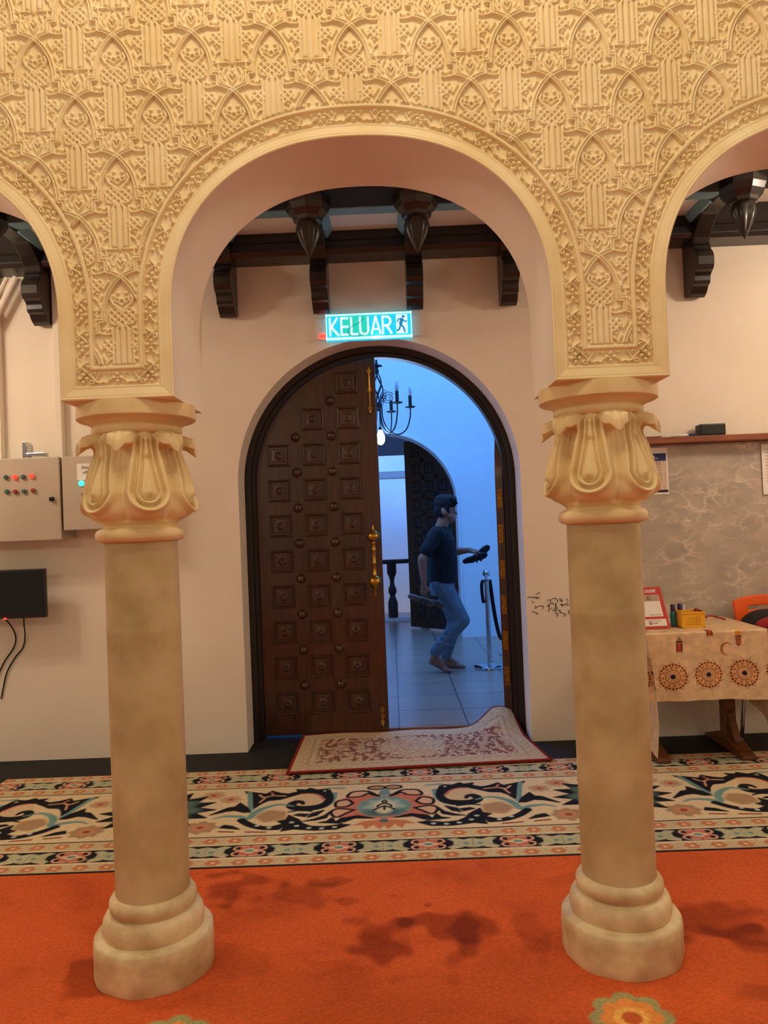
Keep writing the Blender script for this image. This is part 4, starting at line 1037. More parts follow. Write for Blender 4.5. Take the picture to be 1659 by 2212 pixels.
# printed cloth: over the top, down the front, long corner flap on the left, short flap on the right
def prints(U, Vv):
    p = Paint(U, Vv, 'e6c8a0')
    for cx in (1.330,1.519,1.709,1.899,2.089):
        cz = .494+(cx-1.519)*.03
        p.ell(cx, cz, .074, .074, 'd09058', 12, .05, soft=.04); p.ell(cx, cz, .068, .068, 'e2b484', 12, .05, soft=.04)
        for k in range(24):
            a = 2*PI*k/24; p.ell(cx+.068*math.cos(a), cz+.068*math.sin(a), .0058, .0058, '6e2c14', soft=.3)
        for k in range(12):
            a = 2*PI*k/12+.13; p.ell(cx+.052*math.cos(a), cz+.052*math.sin(a), .008, .008, 'c87c44', soft=.3); p.line([(cx+.078*math.cos(a-.1), cz+.078*math.sin(a-.1)),(cx+.087*math.cos(a), cz+.087*math.sin(a)),(cx+.078*math.cos(a+.1), cz+.078*math.sin(a+.1))], .0012, '9a5428', .001)
        t = np.linspace(0, 2*PI, 30); p.line(np.stack([cx+.037*np.cos(t), cz+.037*np.sin(t)], 1), .0022, '8a4420', .0015); p.line(np.stack([cx+.024*np.cos(t), cz+.024*np.sin(t)], 1), .0012, 'b06a3a', .0015)
        p.ell(cx, cz, .0135, .0135, '221a4a', 8, .06, soft=.1)
    def lantern(x, z, s=1):
        p.poly([(x-.017*s,z+.012*s),(x+.017*s,z+.012*s),(x+.017*s,z-.032*s),(x-.017*s,z-.032*s)], '3a1414', .002)
        p.poly([(x-.010*s,z+.010*s),(x+.010*s,z+.010*s),(x+.010*s,z-.030*s),(x-.010*s,z-.030*s)], 'c04828', .002)
        p.poly([(x-.019*s,z+.014*s),(x+.019*s,z+.014*s),(x+.012*s,z+.036*s),(x,z+.052*s),(x-.012*s,z+.036*s)], 'a8744c', .003); p.poly([(x-.02*s,z+.016*s),(x+.02*s,z+.016*s),(x+.017*s,z+.026*s),(x-.017*s,z+.026*s)], '5a2418', .002)
        p.poly([(x-.021*s,z-.032*s),(x+.021*s,z-.032*s),(x+.019*s,z-.040*s),(x-.019*s,z-.040*s)], 'b88a50', .002)
    lantern(1.556, .668); lantern(1.725, .752)
    p.poly([(1.862,.715),(1.898,.715),(1.894,.665),(1.880,.652),(1.866,.665)], '7a3420', .002); p.ell(1.880, .672, .010, .008, 'b03820', soft=.2); p.ell(1.880, .728, .020, .012, 'd8922c', soft=.1)
    for k in range(5): p.line([(1.864,.708-.009*k),(1.896,.700-.009*k)], .0012, 'd0a070', .001)
    a = np.linspace(.6, 5.0, 16); p.line(np.stack([1.815+.030*np.cos(a), .640+.034*np.sin(a)], 1), np.interp(a, [.6,2.8,5.0], [.001,.009,.001]), 'a8703c', .002)
    for x, z in ((1.40,.80),(1.50,.79),(1.62,.99),(1.83,1.0)): p.ell(x, z, .014, .010, 'a04028', soft=.2)
    return p.C
M['cloth'] = colmat('printed_plastic_cloth', .42, .05, 60)
us = np.linspace(TX0-.008, TX1+.008, 270)
path = [(TY1,TZ+.006)]; L_ = [0]
vs = np.concatenate([np.linspace(0, .56, 70), np.linspace(.563, .945, 170)])
Ug, Vg = np.meshgrid(us, vs)
drop = np.clip(Vg-.556, 0, None); dd = np.clip(Vg, 0, .556)
r_ = .012; ang = np.clip(drop/r_, 0, PI/2)
sag = .010*np.sin(Ug*16+1)*sstep(.05,.36,drop)+.006*np.sin(Ug*37)*sstep(.1,.36,drop)
bow = sstep(.03,.35,drop)
Yg = TY1-dd-r_*np.sin(ang)-.006-sag
Zg = TZ+.007-r_*(1-np.cos(ang))-np.clip(drop-r_*PI/2, 0, None)+.012*np.sin((Ug-1.3)*5)*bow*.6
Xg = Ug+(Ug-1.70)*.04*bow
colc = prints(Ug, TZ+.007-(Vg-.556))
cl = thing('tablecloth', (1.7,4.5,TZ), 'cream plastic cloth printed with lanterns, crescent and round medallions', 'tablecloth')
obj('draped_cloth', (np.stack([Xg,Yg,Zg],-1).reshape(-1,3), quads(*Ug.shape)), 'cloth', cl, True, col=colc)
def flap(nm, x, sgn, ya, yb, za, zb, out):
    a, b = np.meshgrid(np.linspace(0,1,120), np.linspace(0,1,70), indexing='ij')   # a downwards, b front to back
    zlow = za+(zb-za)*b; Z_ = TZ+.005-a*(TZ+.005-zlow)
    X_ = x+sgn*(.006+out*np.sin(a*PI*.8)*(1-.6*b)+.012*np.sin(b*14+a*3)*a)
    Y_ = ya+(yb-ya)*b-.035*a*(1-b)
    c = prints(1.330+.20*b, TZ-a*.6-.06)
    return obj(nm, (np.stack([X_,Y_,Z_],-1).reshape(-1,3), quads(120,70)), 'cloth', cl, True, col=c)
flap('left_corner_flap', TX0-.012, 1, 4.165, 4.75, .085, .40, .030)
flap('right_corner_flap', TX1+.012, 1, 4.19, 4.75, .16, .40, .012)
# payment stand
qs = thing('payment_stand', (1.48,4.40,TZ), 'red counter-top payment stand with white panels on the table', 'sign stand')
ux, uz = V3((1,0,0)), V3((0,.34,.94)); uz /= np.linalg.norm(uz); O_ = V3((1.408,4.345,TZ+.010)); nn = np.cross(ux, uz)
def slab(nm, m, pts, d0, d1, par):
    g = G(); k = len(pts); v = [O_+ux*a+uz*b+nn*d0 for a, b in pts]+[O_+ux*a+uz*b+nn*d1 for a, b in pts]
    g.add(v, [tuple(range(k)), tuple(range(2*k-1,k-1,-1))]+[(i,i+k,(i+1)%k+k,(i+1)%k) for i in range(k)]); return obj(nm, g, m, par)
slab('board', 'red', [(0,0),(.158,0),(.135,.245),(0,.245)], -.004, 0, qs)
g = G(); g.prism([(4.345,TZ+.009),(4.44,TZ+.009),(4.43,TZ+.20),(4.425,TZ+.20)], 'x', 1.41, 1.54); obj('prop', g, 'red', qs)
slab('white_panel', 'paper', [(.006,.070),(.128,.070),(.118,.197),(.002,.197)], 0, .0015, qs); slab('lower_panel', 'paper', [(.010,.015),(.142,.015),(.138,.055),(.010,.055)], 0, .0015, qs)
slab('grey_header', 'greyink', [(.004,.160),(.119,.160),(.117,.196),(.002,.196)], .001, .0018, qs)
g = G(); P_ = lambda a, b, d=.002: O_+ux*a+uz*b+nn*d
v = [P_(a,b,.0) for a,b in ((.006,.207),(.036,.207),(.036,.237),(.006,.237))]+[P_(a,b,.003) for a,b in ((.006,.207),(.036,.207),(.036,.237),(.006,.237))]
g.add(v, [(0,1,2,3),(7,6,5,4)]+[(i,i+4,(i+1)%4+4,(i+1)%4) for i in range(4)]); g.text('oost', .034, P_(.040,.212), ux, uz+ux*.35, bold=.0008); obj('lettering', g, 'paper', qs)
g = G(); a = np.linspace(0, 5.4, 22); g.tube([P_(.021+.010*math.cos(t)*(1-t/9), .222+.010*math.sin(t)*(1-t/9), .0035) for t in a], .0016, 6); obj('logo_mark', g, 'ink', qs)
g = G(); a = np.linspace(.4, 6, 18); g.tube([P_(.058+.009*math.cos(t), .180+.009*math.sin(t), .0025) for t in a], .0022, 6); obj('ring_logo', g, 'redink', qs); g = G(); g.tube([P_(.050+.0075*math.cos(t), .032+.006*math.sin(t), .0025) for t in a], .0024, 6); g.text('oost', .016, P_(.061,.028), ux, uz+ux*.3); obj('pink_logo', g, 'redink', qs)
for q in (((.030,.045),(.112,.045),(.112,.047),(.030,.047)),((.05,.078),(.115,.078),(.115,.080),(.05,.080))):
    slab('text_line', 'ink', q, .001, .002, qs)
# small bottles
def bottle(x, y, h, label):
    t = thing('small_bottle', (x,y,TZ+.008), label, 'bottle', 'little bottles behind the basket')
    g = G(); g.lathe([(.012,0),(.016,.002),(.0165,.01),(.0165,h-.012),(.013,h-.004),(.009,h)], (x,y,TZ+.008), 20); obj('bottle_body', g, 'teal', t, .7)
    g = G(); g.lathe([(.0125,h-.003),(.0135,h),(.0135,h+.034),(.011,h+.037)], (x,y,TZ+.008), 20); obj('cap', g, 'purple', t, .7)
bottle(1.613, 4.43, .090, 'teal bottle with purple cap nearest the red stand')
bottle(1.668, 4.47, .088, 'teal bottle with purple cap standing behind the yellow basket')
g = G(); g.lathe([(.011,0),(.014,.003),(.014,.085),(.008,.095),(.009,.108),(.006,.112)], (1.695,4.485,TZ+.008), 16)
tag(obj('glass_vial', g, 'glassb', None, .7, loc=(1.695,4.485,TZ+.008)), 'clear glass vial glinting behind the yellow basket', 'vial')
# basket with perforated front
bk = thing('plastic_basket', (1.69,4.38,TZ), 'small yellow plastic basket with perforated sides', 'basket')
bx0, bx1, by0, by1, bz0, bz1 = 1.628, 1.758, 4.335, 4.43, TZ+.008, TZ+.100
g = G(); nx_, nz_ = 15, 8
hole = lambda i, j: 2 <= i < nx_-2 and 1 <= j < nz_-2
for i in range(nx_):
    for j in range(nz_):
        xa, xb = bx0+.006+(bx1-bx0-.012)*i/nx_, bx0+.006+(bx1-bx0-.012)*(i+1)/nx_; za, zb = bz0+.004+(bz1-bz0-.012)*j/nz_, bz0+.004+(bz1-bz0-.012)*(j+1)/nz_
        for y in (by0,by1):
            if hole(i,j):
                m_ = .0022; o4 = [(xa,za),(xb,za),(xb,zb),(xa,zb)]; i4 = [(xa+m_,za+m_),(xb-m_,za+m_),(xb-m_,zb-m_),(xa+m_,zb-m_)]
                g.add([(p[0],y,p[1]) for p in o4+i4], [(k,(k+1)%4,(k+1)%4+4,k+4) for k in range(4)])
            else: g.add([(xa,y,za),(xb,y,za),(xb,y,zb),(xa,y,zb)], [(0,1,2,3)])
g.box(bx0,bx0+.006,by0,by1,bz0,bz1); g.box(bx1-.006,bx1,by0,by1,bz0,bz1); g.box(bx0,bx1,by0,by1,bz0,bz0+.004)
g.box(bx0-.004,bx1+.004,by0-.004,by0+.003,bz1-.010,bz1); g.box(bx0-.004,bx1+.004,by1-.003,by1+.004,bz1-.010,bz1); g.box(bx0-.004,bx0+.006,by0,by1,bz1-.010,bz1); g.box(bx1-.006,bx1+.004,by0,by1,bz1-.010,bz1)
obj('basket_body', g, 'yellow', bk)
g = G(); g.ell((1.735,4.40,TZ+.097), (.014,.012,.016)); g.tube([(1.735,4.40,TZ+.015),(1.735,4.40,TZ+.09)], .008, 8)
tag(obj('lipstick_tube', g, 'redcloth', None, True, loc=(1.735,4.40,TZ+.015)), 'dark red rounded stick poking out of the yellow basket', 'stick')
g = G(); g.tube(smooth_pts([(1.79,4.56,TZ+.012),(1.83,4.62,TZ+.03),(1.90,4.60,TZ+.035),(1.95,4.66,TZ+.02),(2.0,4.64,TZ+.012)]), .004, 8); g.tube(smooth_pts([(1.80,4.66,TZ+.012),(1.86,4.58,TZ+.03),(1.93,4.66,TZ+.03),(1.98,4.58,TZ+.012)]), .004, 8)
tag(obj('brown_cord', g, 'redink', None, True, loc=(1.9,4.6,TZ+.01)), 'tangled thin brown cord lying at the back of the table', 'cord')

# ================================================================== ORANGE CHAIR WITH CLOTHES
ch = thing('plastic_chair', (2.30,4.50,0), 'orange plastic chair with slotted back at the right picture edge', 'chair')
a, b = np.meshgrid(np.linspace(-1,1,41), np.linspace(0,1,19), indexing='ij')
xx = 2.285+.215*a*(1-.06*(1-b)); zz = .50+.385*b-.03*np.abs(a)**3*b**2; yy = 4.64+.06*b-.05*a**2*.5
P = np.stack([xx, yy, zz], -1); f = quads(41,19)
cxs = (P[:-1,:-1]+P[1:,1:])/2; am = np.abs(a[:-1,:-1]+.025); bm_ = b[:-1,:-1]+.028
keep = ~((am < .62) & (((bm_ > .76) & (bm_ < .83)) | ((bm_ > .50) & (bm_ < .57)))).ravel()
o = obj('backrest', (P.reshape(-1,3), f[keep]), 'orange', ch, True); md = o.modifiers.new('t', 'SOLIDIFY'); md.thickness = .022; md.offset = 0; md = o.modifiers.new('b', 'BEVEL'); md.width = .004; md.segments = 2
a, b = np.meshgrid(np.linspace(-1,1,21), np.linspace(0,1,21), indexing='ij')
P = np.stack([2.285+.205*a, 4.24+.42*b, .44+.05*(b-.5)**2+.02*a**2-.03*(b < .12)*(.12-b)*8], -1)
o = obj('seat', (P.reshape(-1,3), quads(21,21)), 'orange', ch, True); md = o.modifiers.new('t', 'SOLIDIFY'); md.thickness = .016; md.offset = 0
for sx in (-1, 1):
    for y0_, y1_ in ((4.28,4.26),(4.62,4.66)):
        g = G(); g.tube([(2.285+sx*.185, y0_, .435),(2.285+sx*.21, y1_, .0)], .0125, 12); g.lathe([(.016,0),(.016,.02),(.013,.03)], (2.285+sx*.21,y1_,0), 12); obj('leg', g, 'steel', ch, .8)
    g = G(); g.tube([(2.285+sx*.18,4.62,.43),(2.285+sx*.19,4.655,.60)], .011, 10); obj('back_upright', g, 'steel', ch, .8)
g = G()
for pts, r0 in (([(2.095,4.60,.715),(2.12,4.585,.755),(2.18,4.575,.782),(2.26,4.57,.780),(2.36,4.57,.735),(2.44,4.57,.64)], .028), ([(2.12,4.57,.72),(2.17,4.55,.75),(2.24,4.545,.75),(2.33,4.545,.70),(2.38,4.54,.60)], .026), ([(2.16,4.565,.71),(2.26,4.55,.70),(2.36,4.555,.63)], .04)):
    P = smooth_pts(pts, 5)
    for a, b in zip(P[:-1], P[1:]): g.cap(a, b, r0)
jk = remeshed('dark_jacket', g, 'darkcloth', None, .006, 3); tag(jk, 'dark folded jacket hung over the orange chair back', 'jacket')
g = G()
for pts, r0 in (([(2.15,4.50,.725),(2.20,4.49,.745),(2.27,4.48,.735),(2.34,4.47,.66),(2.36,4.44,.56)], .032), ([(2.20,4.47,.71),(2.26,4.45,.70),(2.30,4.43,.62),(2.31,4.40,.53)], .03), ([(2.26,4.50,.70),(2.33,4.50,.62),(2.35,4.48,.52)], .035)):
    P = smooth_pts(pts, 5)
    for a, b in zip(P[:-1], P[1:]): g.cap(a, b, r0)
rd = remeshed('red_garment', g, 'redcloth', None, .006, 3); tag(rd, 'red garment bundled on the orange chair seat', 'garment')

# ================================================================== HALL BEYOND THE DOOR
def rope_post(x, y, label, rope_to=None):
    t = thing('rope_barrier_post', (x,y,0), label, 'barrier post', 'chrome rope posts in the hall')
    g = G(); g.lathe([(.155,0),(.158,.004),(.156,.016),(.14,.022),(.06,.030),(.03,.034),(.024,.05)], (x,y,0), 48); obj('base', g, 'steel', t, .8)
    g = G(); g.lathe([(.0225,.03),(.0225,.82),(.028,.825),(.030,.835),(.024,.842)], (x,y,0), 28); obj('pole', g, 'steel', t, .8)
    g = G(); g.lathe([(.018,.838),(.052,.842),(.053,.847),(.018,.850),(.013,.866),(.016,.870)], (x,y,0), 28); obj('collar', g, 'steel', t, .8)
    g = G(); g.ell((x,y,.902), .037, 28, 18); obj('ball_top', g, 'steel', t, True)
    return t
rope_post(.895, 7.33, 'chrome rope post with ball top standing right of the walking man')
rope_post(1.235, 8.02, 'chrome rope post mostly hidden behind the open right door leaf')
g = G(); a = np.linspace(0, 1, 26)
g.tube([(.93+.285*t, 7.36+.63*t, .835-.62*(1-(2*t-1)**2)) for t in a], .019, 12)
tag(obj('barrier_rope', g, 'rope', None, True, loc=(1.08,7.7,.3)), 'dark velvet rope sagging from the chrome post behind the door', 'rope')
g = G(); g.tube(smooth_pts([(.858,7.325,.835),(.846,7.32,.79),(.848,7.32,.70),(.858,7.325,.62)]), .016, 12)
tag(obj('hanging_rope_end', g, 'rope', None, True, loc=(.85,7.32,.62)), 'short dark rope end hanging on the left of the chrome post', 'rope')

# wrought-iron chandelier
hx, hy = -.075, 6.80
cd = thing('chandelier', (hx,hy,2.18), 'black wrought-iron chandelier with candle bulbs hanging in the hall', 'chandelier')
g = G()
for k in range(28):
    z = 2.93+.045*k; a = np.linspace(0, 2*PI, 11); c = (lambda t: (hx+.010*math.cos(t), hy, z+.026*math.sin(t))) if k % 2 == 0 else (lambda t: (hx, hy+.010*math.cos(t), z+.026*math.sin(t)))
    g.tube([c(t) for t in a], .0035, 6, False)
g.lathe([(.05,4.17),(.05,4.19),(.02,4.2)], (hx,hy,0), 20); obj('chain', g, 'iron', cd, .8)
g = G(); g.lathe([(.008,2.92),(.013,2.90),(.010,2.87),(.016,2.855),(.014,2.845),(.052,2.840),(.054,2.834),(.018,2.828),(.014,2.81),(.022,2.795),(.020,2.775),(.012,2.765)], (hx,hy,0), 24); obj('stem', g, 'iron', cd, .8)
for s in (1, -1):
    for k in range(4):
        g = G(); t = np.linspace(0, 1, 24); r = .012+.042*np.sin(PI*t)**.9; a = 2*PI*k/4+s*2.2*t
        g.tube(np.stack([hx+r*np.cos(a), hy+r*np.sin(a), 2.765-.265*t], 1), .0052, 6); obj('cage_bar', g, 'iron', cd, True)
g = G(); g.lathe([(.012,2.51),(.034,2.505),(.040,2.48),(.034,2.455),(.018,2.45),(.010,2.43)], (hx,hy,0), 24); obj('hub', g, 'iron', cd, .8)
for k in range(6):
    a = 2*PI*k/6+.10; ca, sa = math.cos(a), math.sin(a)
    rz = smooth_pts([(.034,2.47),(.040,2.36),(.085,2.26),(.165,2.215),(.245,2.255),(.285,2.36),(.292,2.455)], 6)
    g = G(); g.tube([(hx+r*ca, hy+r*sa, z) for r, z in rz], .0062, 8); am_ = obj('arm', g, 'iron', cd, True)
    px_, py_ = hx+.292*ca, hy+.292*sa
    g = G(); g.lathe([(.010,2.452),(.042,2.456),(.047,2.464),(.012,2.470)], (px_,py_,0), 18); obj('drip_pan', g, 'iron', am_, .8)
    g = G(); g.lathe([(.0155,2.468),(.0155,2.56),(.012,2.563)], (px_,py_,0), 14); obj('candle_sleeve', g, 'iron', am_, .8)
    g = G(); g.lathe([(.010,2.56),(.016,2.575),(.019,2.595),(.016,2.615),(.008,2.64),(.002,2.655)], (px_,py_,0), 14); obj('bulb', g, 'glassb', am_, True)
    g = G(); t = np.linspace(0, 1, 40); th_ = 2.2*2*PI*t+.6; rr = .058*(1-.82*t)
    g.tube(np.stack([hx+(.095+rr*np.cos(th_))*ca, hy+(.095+rr*np.cos(th_))*sa, 2.545+rr*np.sin(th_)], 1), .0032, 6); obj('scroll_wire', g, 'iron', am_, True)
M['hotbulb'] = emit('lit_bulb', 'a4c8ff', 140, 'ffffff')
g = G(); g.tube([(hx+.012,hy,2.44),(hx+.012,hy,2.262)], .004, 6); g.lathe([(.013,2.255),(.015,2.265),(.013,2.285)], (hx+.012,hy,0), 14); obj('lamp_cord', g, 'iron', cd)
g = G(); g.lathe([(.002,2.125),(.020,2.133),(.034,2.155),(.038,2.18),(.034,2.21),(.020,2.24),(.013,2.257)], (hx+.012,hy,0), 20); b = obj('lit_bulb', g, 'hotbulb', cd, True); b['label'] = 'blazing white bulb'

# railing of the porch
rl = thing('railing', (0,11.2,0), 'dark railing with turned balusters beyond the far arch', 'railing')
g = G(); g.box(-2.4,2.7,11.13,11.27,.86,.90); g.box(-2.4,2.7,11.15,11.25,.835,.86); obj('handrail', g, 'beamwood', rl, bevel=.008)
g = G(); g.box(-2.4,2.7,11.15,11.25,0,.05); obj('bottom_rail', g, 'hallwall', rl)
for k in range(-5, 7):
    x = -.02+.46*k
    g = G(); g.lathe([(.072,.05),(.072,.27),(.05,.33),(.036,.37),(.055,.40),(.062,.44),(.055,.48),(.036,.52),(.030,.57),(.040,.63),(.07,.70),(.07,.835)], (x,11.2,0), 20); obj('baluster', g, 'iron', rl, .7)

# ------------------------------------------------------------------ walking man
mn = thing('person', (.48,7.25,0), 'barefoot man in navy T-shirt and jeans walking right, carrying sandals', 'person')
def hand(g, wrist, d, up, side, curl, spread=.019):
    """palm and five separate bent fingers; d towards the fingers, up = back of the hand, side = thumb side"""
    w, d, up, side = map(V3, (wrist, d, up, side)); d /= np.linalg.norm(d); up = up-d*(up@d); up /= np.linalg.norm(up); side = side-d*(side@d)-up*(side@up); side /= np.linalg.norm(side)
    g.cap(w, w+d*.03, .025, .028); 
    for k in (-1.5,-.5,.5,1.5): g.cap(w+d*.025+side*k*.012, w+d*.083+side*k*spread, .016, .0115)
    for k, L in ((1.5,.070),(.5,.080),(-.5,.075),(-1.5,.058)):
        p = w+d*.083+side*k*spread; ang = 0; q = p
        for s, cc in ((.45,curl*.7),(.32,curl),(.23,curl*.8)):
            ang += cc; n_ = q+(d*math.cos(ang)-up*math.sin(ang))*L*s; g.cap(q, n_, .0095, .0085); q = n_
    p = w+d*.025+side*.022; q = p+d*.030+side*.026-up*.006; r = q+d*.028+side*.006-up*.020
    g.cap(p, q, .014, .0115); g.cap(q, r, .011, .009)
NS, NE, NW = V3((.415,7.075,1.305)), V3((.272,7.01,1.075)), V3((.283,7.03,.850))
FS, FE, FW = V3((.515,7.425,1.305)), V3((.575,7.46,1.115)), V3((.735,7.40,1.128))
NHK, NKK, NAK = V3((.450,7.165,.83)), V3((.628,7.13,.487)), V3((.358,7.16,.165))
FHK, FKK, FAK = V3((.475,7.335,.83)), V3((.578,7.35,.455)), V3((.478,7.36,.105))
g = G()
HX = -.026
g.ell((.545+HX,7.25,1.535), (.098,.077,.118)); g.ell((.580+HX,7.25,1.475), (.058,.058,.075)); g.cap((.612+HX,7.25,1.428), (.596+HX,7.25,1.418), .024)      # skull, face, chin
g.cap((.632+HX,7.25,1.522), (.650+HX,7.25,1.487), .010, .0135); g.cap((.630+HX,7.25,1.454), (.638+HX,7.25,1.450), .016, .011); g.ell((.628+HX,7.25,1.538), (.020,.05,.013))     # nose, lips, brow
for s in (-1,1):
    g.ell((.530+HX,7.25+s*.076,1.505), (.024,.013,.034)); g.ell((.624+HX,7.25+s*.032,1.512), (.012,.018,.010)); g.ell((.596+HX,7.25+s*.045,1.465), (.03,.025,.03))
g.cap((.468,7.25,1.345), (.520,7.25,1.47), .060, .056)
g.cap((.44,7.10,1.30), (.475,7.40,1.30), .062); g.ell((.46,7.25,1.18), (.11,.165,.17)); g.ell((.47,7.25,.98), (.105,.145,.16)); g.ell((.462,7.25,.86), (.11,.15,.10))
g.cap(NS, NE, .050, .041); g.cap(NE, NE+.35*(NW-NE), .043, .041); g.cap(NE+.3*(NW-NE), NW, .041, .028)
g.cap(FS, FE, .050, .041); g.cap(FE, FE+.35*(FW-FE), .043, .041); g.cap(FE+.3*(FW-FE), FW, .041, .028)
for Hh_, K_, A_ in ((NHK,NKK,NAK),(FHK,FKK,FAK)):
    g.cap(Hh_, K_, .078, .054); g.cap(K_, K_+.4*(A_-K_), .054, .052); g.cap(K_+.35*(A_-K_), A_, .052, .036)
# feet: near one pushing off the toes, far one flat
def foot(heel, ball, toe, ank):
    heel, ball, toe = map(V3, (heel, ball, toe)); g.cap(heel, ank, .034, .036); g.cap(heel, ball, .032, .030); g.cap(ank, ball, .034, .026); 
    for k, L in ((-1.6,1.0),(-.7,.96),(.1,.9),(.9,.8),(1.7,.66)): g.cap(ball+V3((0,k*.017,-.008)), ball+(toe-ball)*L+V3((0,k*.019,0)), .017, .0115)
foot((.332,7.16,.108), (.448,7.16,.040), (.505,7.16,.014), NAK)
foot((.455,7.36,.036), (.580,7.36,.034), (.652,7.36,.014), FAK)
hand(g, NW, (-.05,.05,-1), (-.55,-.75,.0), (.75,-.55,.1), .62)
hand(g, FW, (1,.02,-.12), (0,-.25,1), (-.05,-1,-.2), .60)
obj_man = remeshed('body', g, 'skin', mn, .0052, 3)
# hair
g = G(); g.ell((.520,7.25,1.590), (.108,.088,.088)); g.ell((.462,7.25,1.53), (.052,.074,.078)); g.ell((.560,7.25,1.618), (.078,.078,.056)); g.ell((.495,7.25,1.622), (.075,.074,.056))
rg = np.random.default_rng(3)
for k in range(34):      # loose tufts, swept forward
    a, b = rg.uniform(-1,1), rg.uniform(0,1); x0_ = .45+.16*b; y0_ = 7.25+.07*a; z0_ = 1.655-.9*(b-.45)**2*.25-.03*a*a
    g.cap((x0_,y0_,z0_-.012), (x0_+.045,y0_*1+.01*rg.uniform(-1,1),z0_+.010-.03*b), .020, .007)
for k in range(11):
    y = 7.25+(k-5)*.0135; q = rg.uniform(-1,1); g.cap((.575,y,1.628+.006*q), (.617+.006*q,y+.004,1.600+.006*q), .019, .013); g.cap((.617+.006*q,y+.004,1.600), (.624+.008*q,y+.006,1.567+.014*q), .011, .004)
for s in (-1,1): g.ell((.530,7.25+s*.070,1.545), (.030,.014,.038)); g.cap((.548,7.25+s*.072,1.53), (.556,7.25+s*.072,1.495), .010, .006); g.ell((.478,7.25+s*.060,1.49), (.03,.02,.035))
remeshed('hair', g, 'hair', mn, .005, 2)
# T-shirt
def loft(g, rows, n=28):
    th = np.arange(n)*2*PI/n; P = np.array([[(cx+rx*math.cos(t)*(1 if rx else 1), cy+ry*math.sin(t), z) for t in th] for z, cx, cy, rx, ry in rows])
    m = len(rows); f = [(i*n+j, i*n+(j+1)%n, (i+1)*n+(j+1)%n, (i+1)*n+j) for i in range(m-1) for j in range(n)]+[tuple(range(n-1,-1,-1)), tuple((m-1)*n+j for j in range(n))]
    return g.add(P.reshape(-1,3), f)
g = G(); loft(g, [(.842,.468,7.25,.138,.185),(.86,.468,7.25,.140,.187),(.95,.472,7.25,.142,.183),(1.05,.472,7.25,.142,.180),(1.15,.470,7.25,.143,.188),(1.24,.462,7.25,.138,.195),(1.30,.455,7.25,.118,.18),(1.345,.455,7.25,.085,.115),(1.372,.462,7.25,.068,.075)])
v = g.v[0]; v[:28,2] += -.06*(v[:28,0]-.468)*3.0*.2; 
g.cap(NS+V3((.01,.02,0)), NS+.68*(NE-NS), .074, .066); g.cap(FS+V3((0,-.02,0)), FS+.68*(FE-FS), .074, .066)
g.cap((.44,7.10,1.315), (.465,7.40,1.315), .055)
for k in range(4): g.cap((.40+.05*k,7.068,.93+.05*(k%2)), (.45+.045*k,7.072,1.08), .008, .006)
remeshed('t_shirt', g, 'shirt', mn, .006, 4)
# jeans
g = G(); loft(g, [(.72,.458,7.25,.112,.165),(.80,.460,7.25,.122,.172),(.88,.465,7.25,.120,.170),(.93,.465,7.25,.112,.16)])
for Hh_, K_, A_ in ((NHK,NKK,NAK+V3((.012,0,.035))),(FHK,FKK,FAK+V3((.0,0,.03)))):
    g.cap(Hh_, K_, .100, .074); g.cap(K_, K_+.4*(A_-K_), .074, .068); g.cap(K_+.35*(A_-K_), A_, .068, .056)
    for k in range(5):
        c = K_+(A_-K_)*(.06+.17*k); g.cap(c+V3((-.055,-.045,.012)), c+V3((.045,-.058,-.008+.01*(k%2))), .012, .010)
g.cap((.40,7.105,.76), (.47,7.08,.80), .012, .01)
remeshed('jeans', g, 'jeans', mn, .006, 3)
def sandal(name, c, Lx, Wx, m, label, strap='sole'):
    c, Lx, Wx = map(V3, (c, Lx, Wx)); Lx /= np.linalg.norm(Lx); Wx = Wx-Lx*(Wx@Lx); Wx /= np.linalg.norm(Wx); N = np.cross(Lx, Wx)
    t = thing(name, tuple(c), label, 'sandal', 'sandals in the hands of the walking man')
    a = np.linspace(-1, 1, 25); hw = .036*np.sqrt(np.clip(1-np.abs(a)**3.2, 0, 1))*(1+.16*a-.18*np.exp(-((a+.15)/.3)**2))
    top = [(.128*x, y) for x, y in zip(a, hw)]; bot = [(.128*x, -y) for x, y in zip(a[::-1], hw[::-1])][1:-1]; poly = top+bot; k = len(poly)
    g = G(); v = [c+Lx*x+Wx*y+N*d for d in (-.014,.012) for x, y in poly]
    g.add(v, [tuple(range(k)), tuple(range(2*k-1,k-1,-1))]+[(i,i+k,(i+1)%k+k,(i+1)%k) for i in range(k)]); obj('sole', g, m, t, bevel=.005)
    for x0_, x1_ in ((.055,.045),(.01,.0)):
        g = G(); b = np.linspace(0, PI, 13); g.tube([c+Lx*(x0_+(x1_-x0_)*q/PI)+Wx*.036*math.cos(q)+N*(.010+.042*math.sin(q)) for q in b], .0085, 8, flat=.4); obj('strap', g, strap, t, True)
sandal('sandal', (.800,7.38,1.050), (.95,.05,.27), (.10,-.45,.88), 'sole', 'lower black sandal of the pair in the outstretched hand')
sandal('sandal', (.850,7.42,1.085), (.78,.05,.60), (-.45,-.50,.74), 'sole', 'tilted black sandal of the pair in the outstretched hand')
sandal('sandal', (.245,6.985,.705), (.93,-.05,-.36), (.28,-.55,.78), 'tansole', 'brown sandal held lower in front of the hanging hand')
sandal('sandal', (.345,7.055,.672), (.95,.08,-.30), (.25,-.60,.75), 'tansole', 'brown sandal held behind its mate beside the jeans')

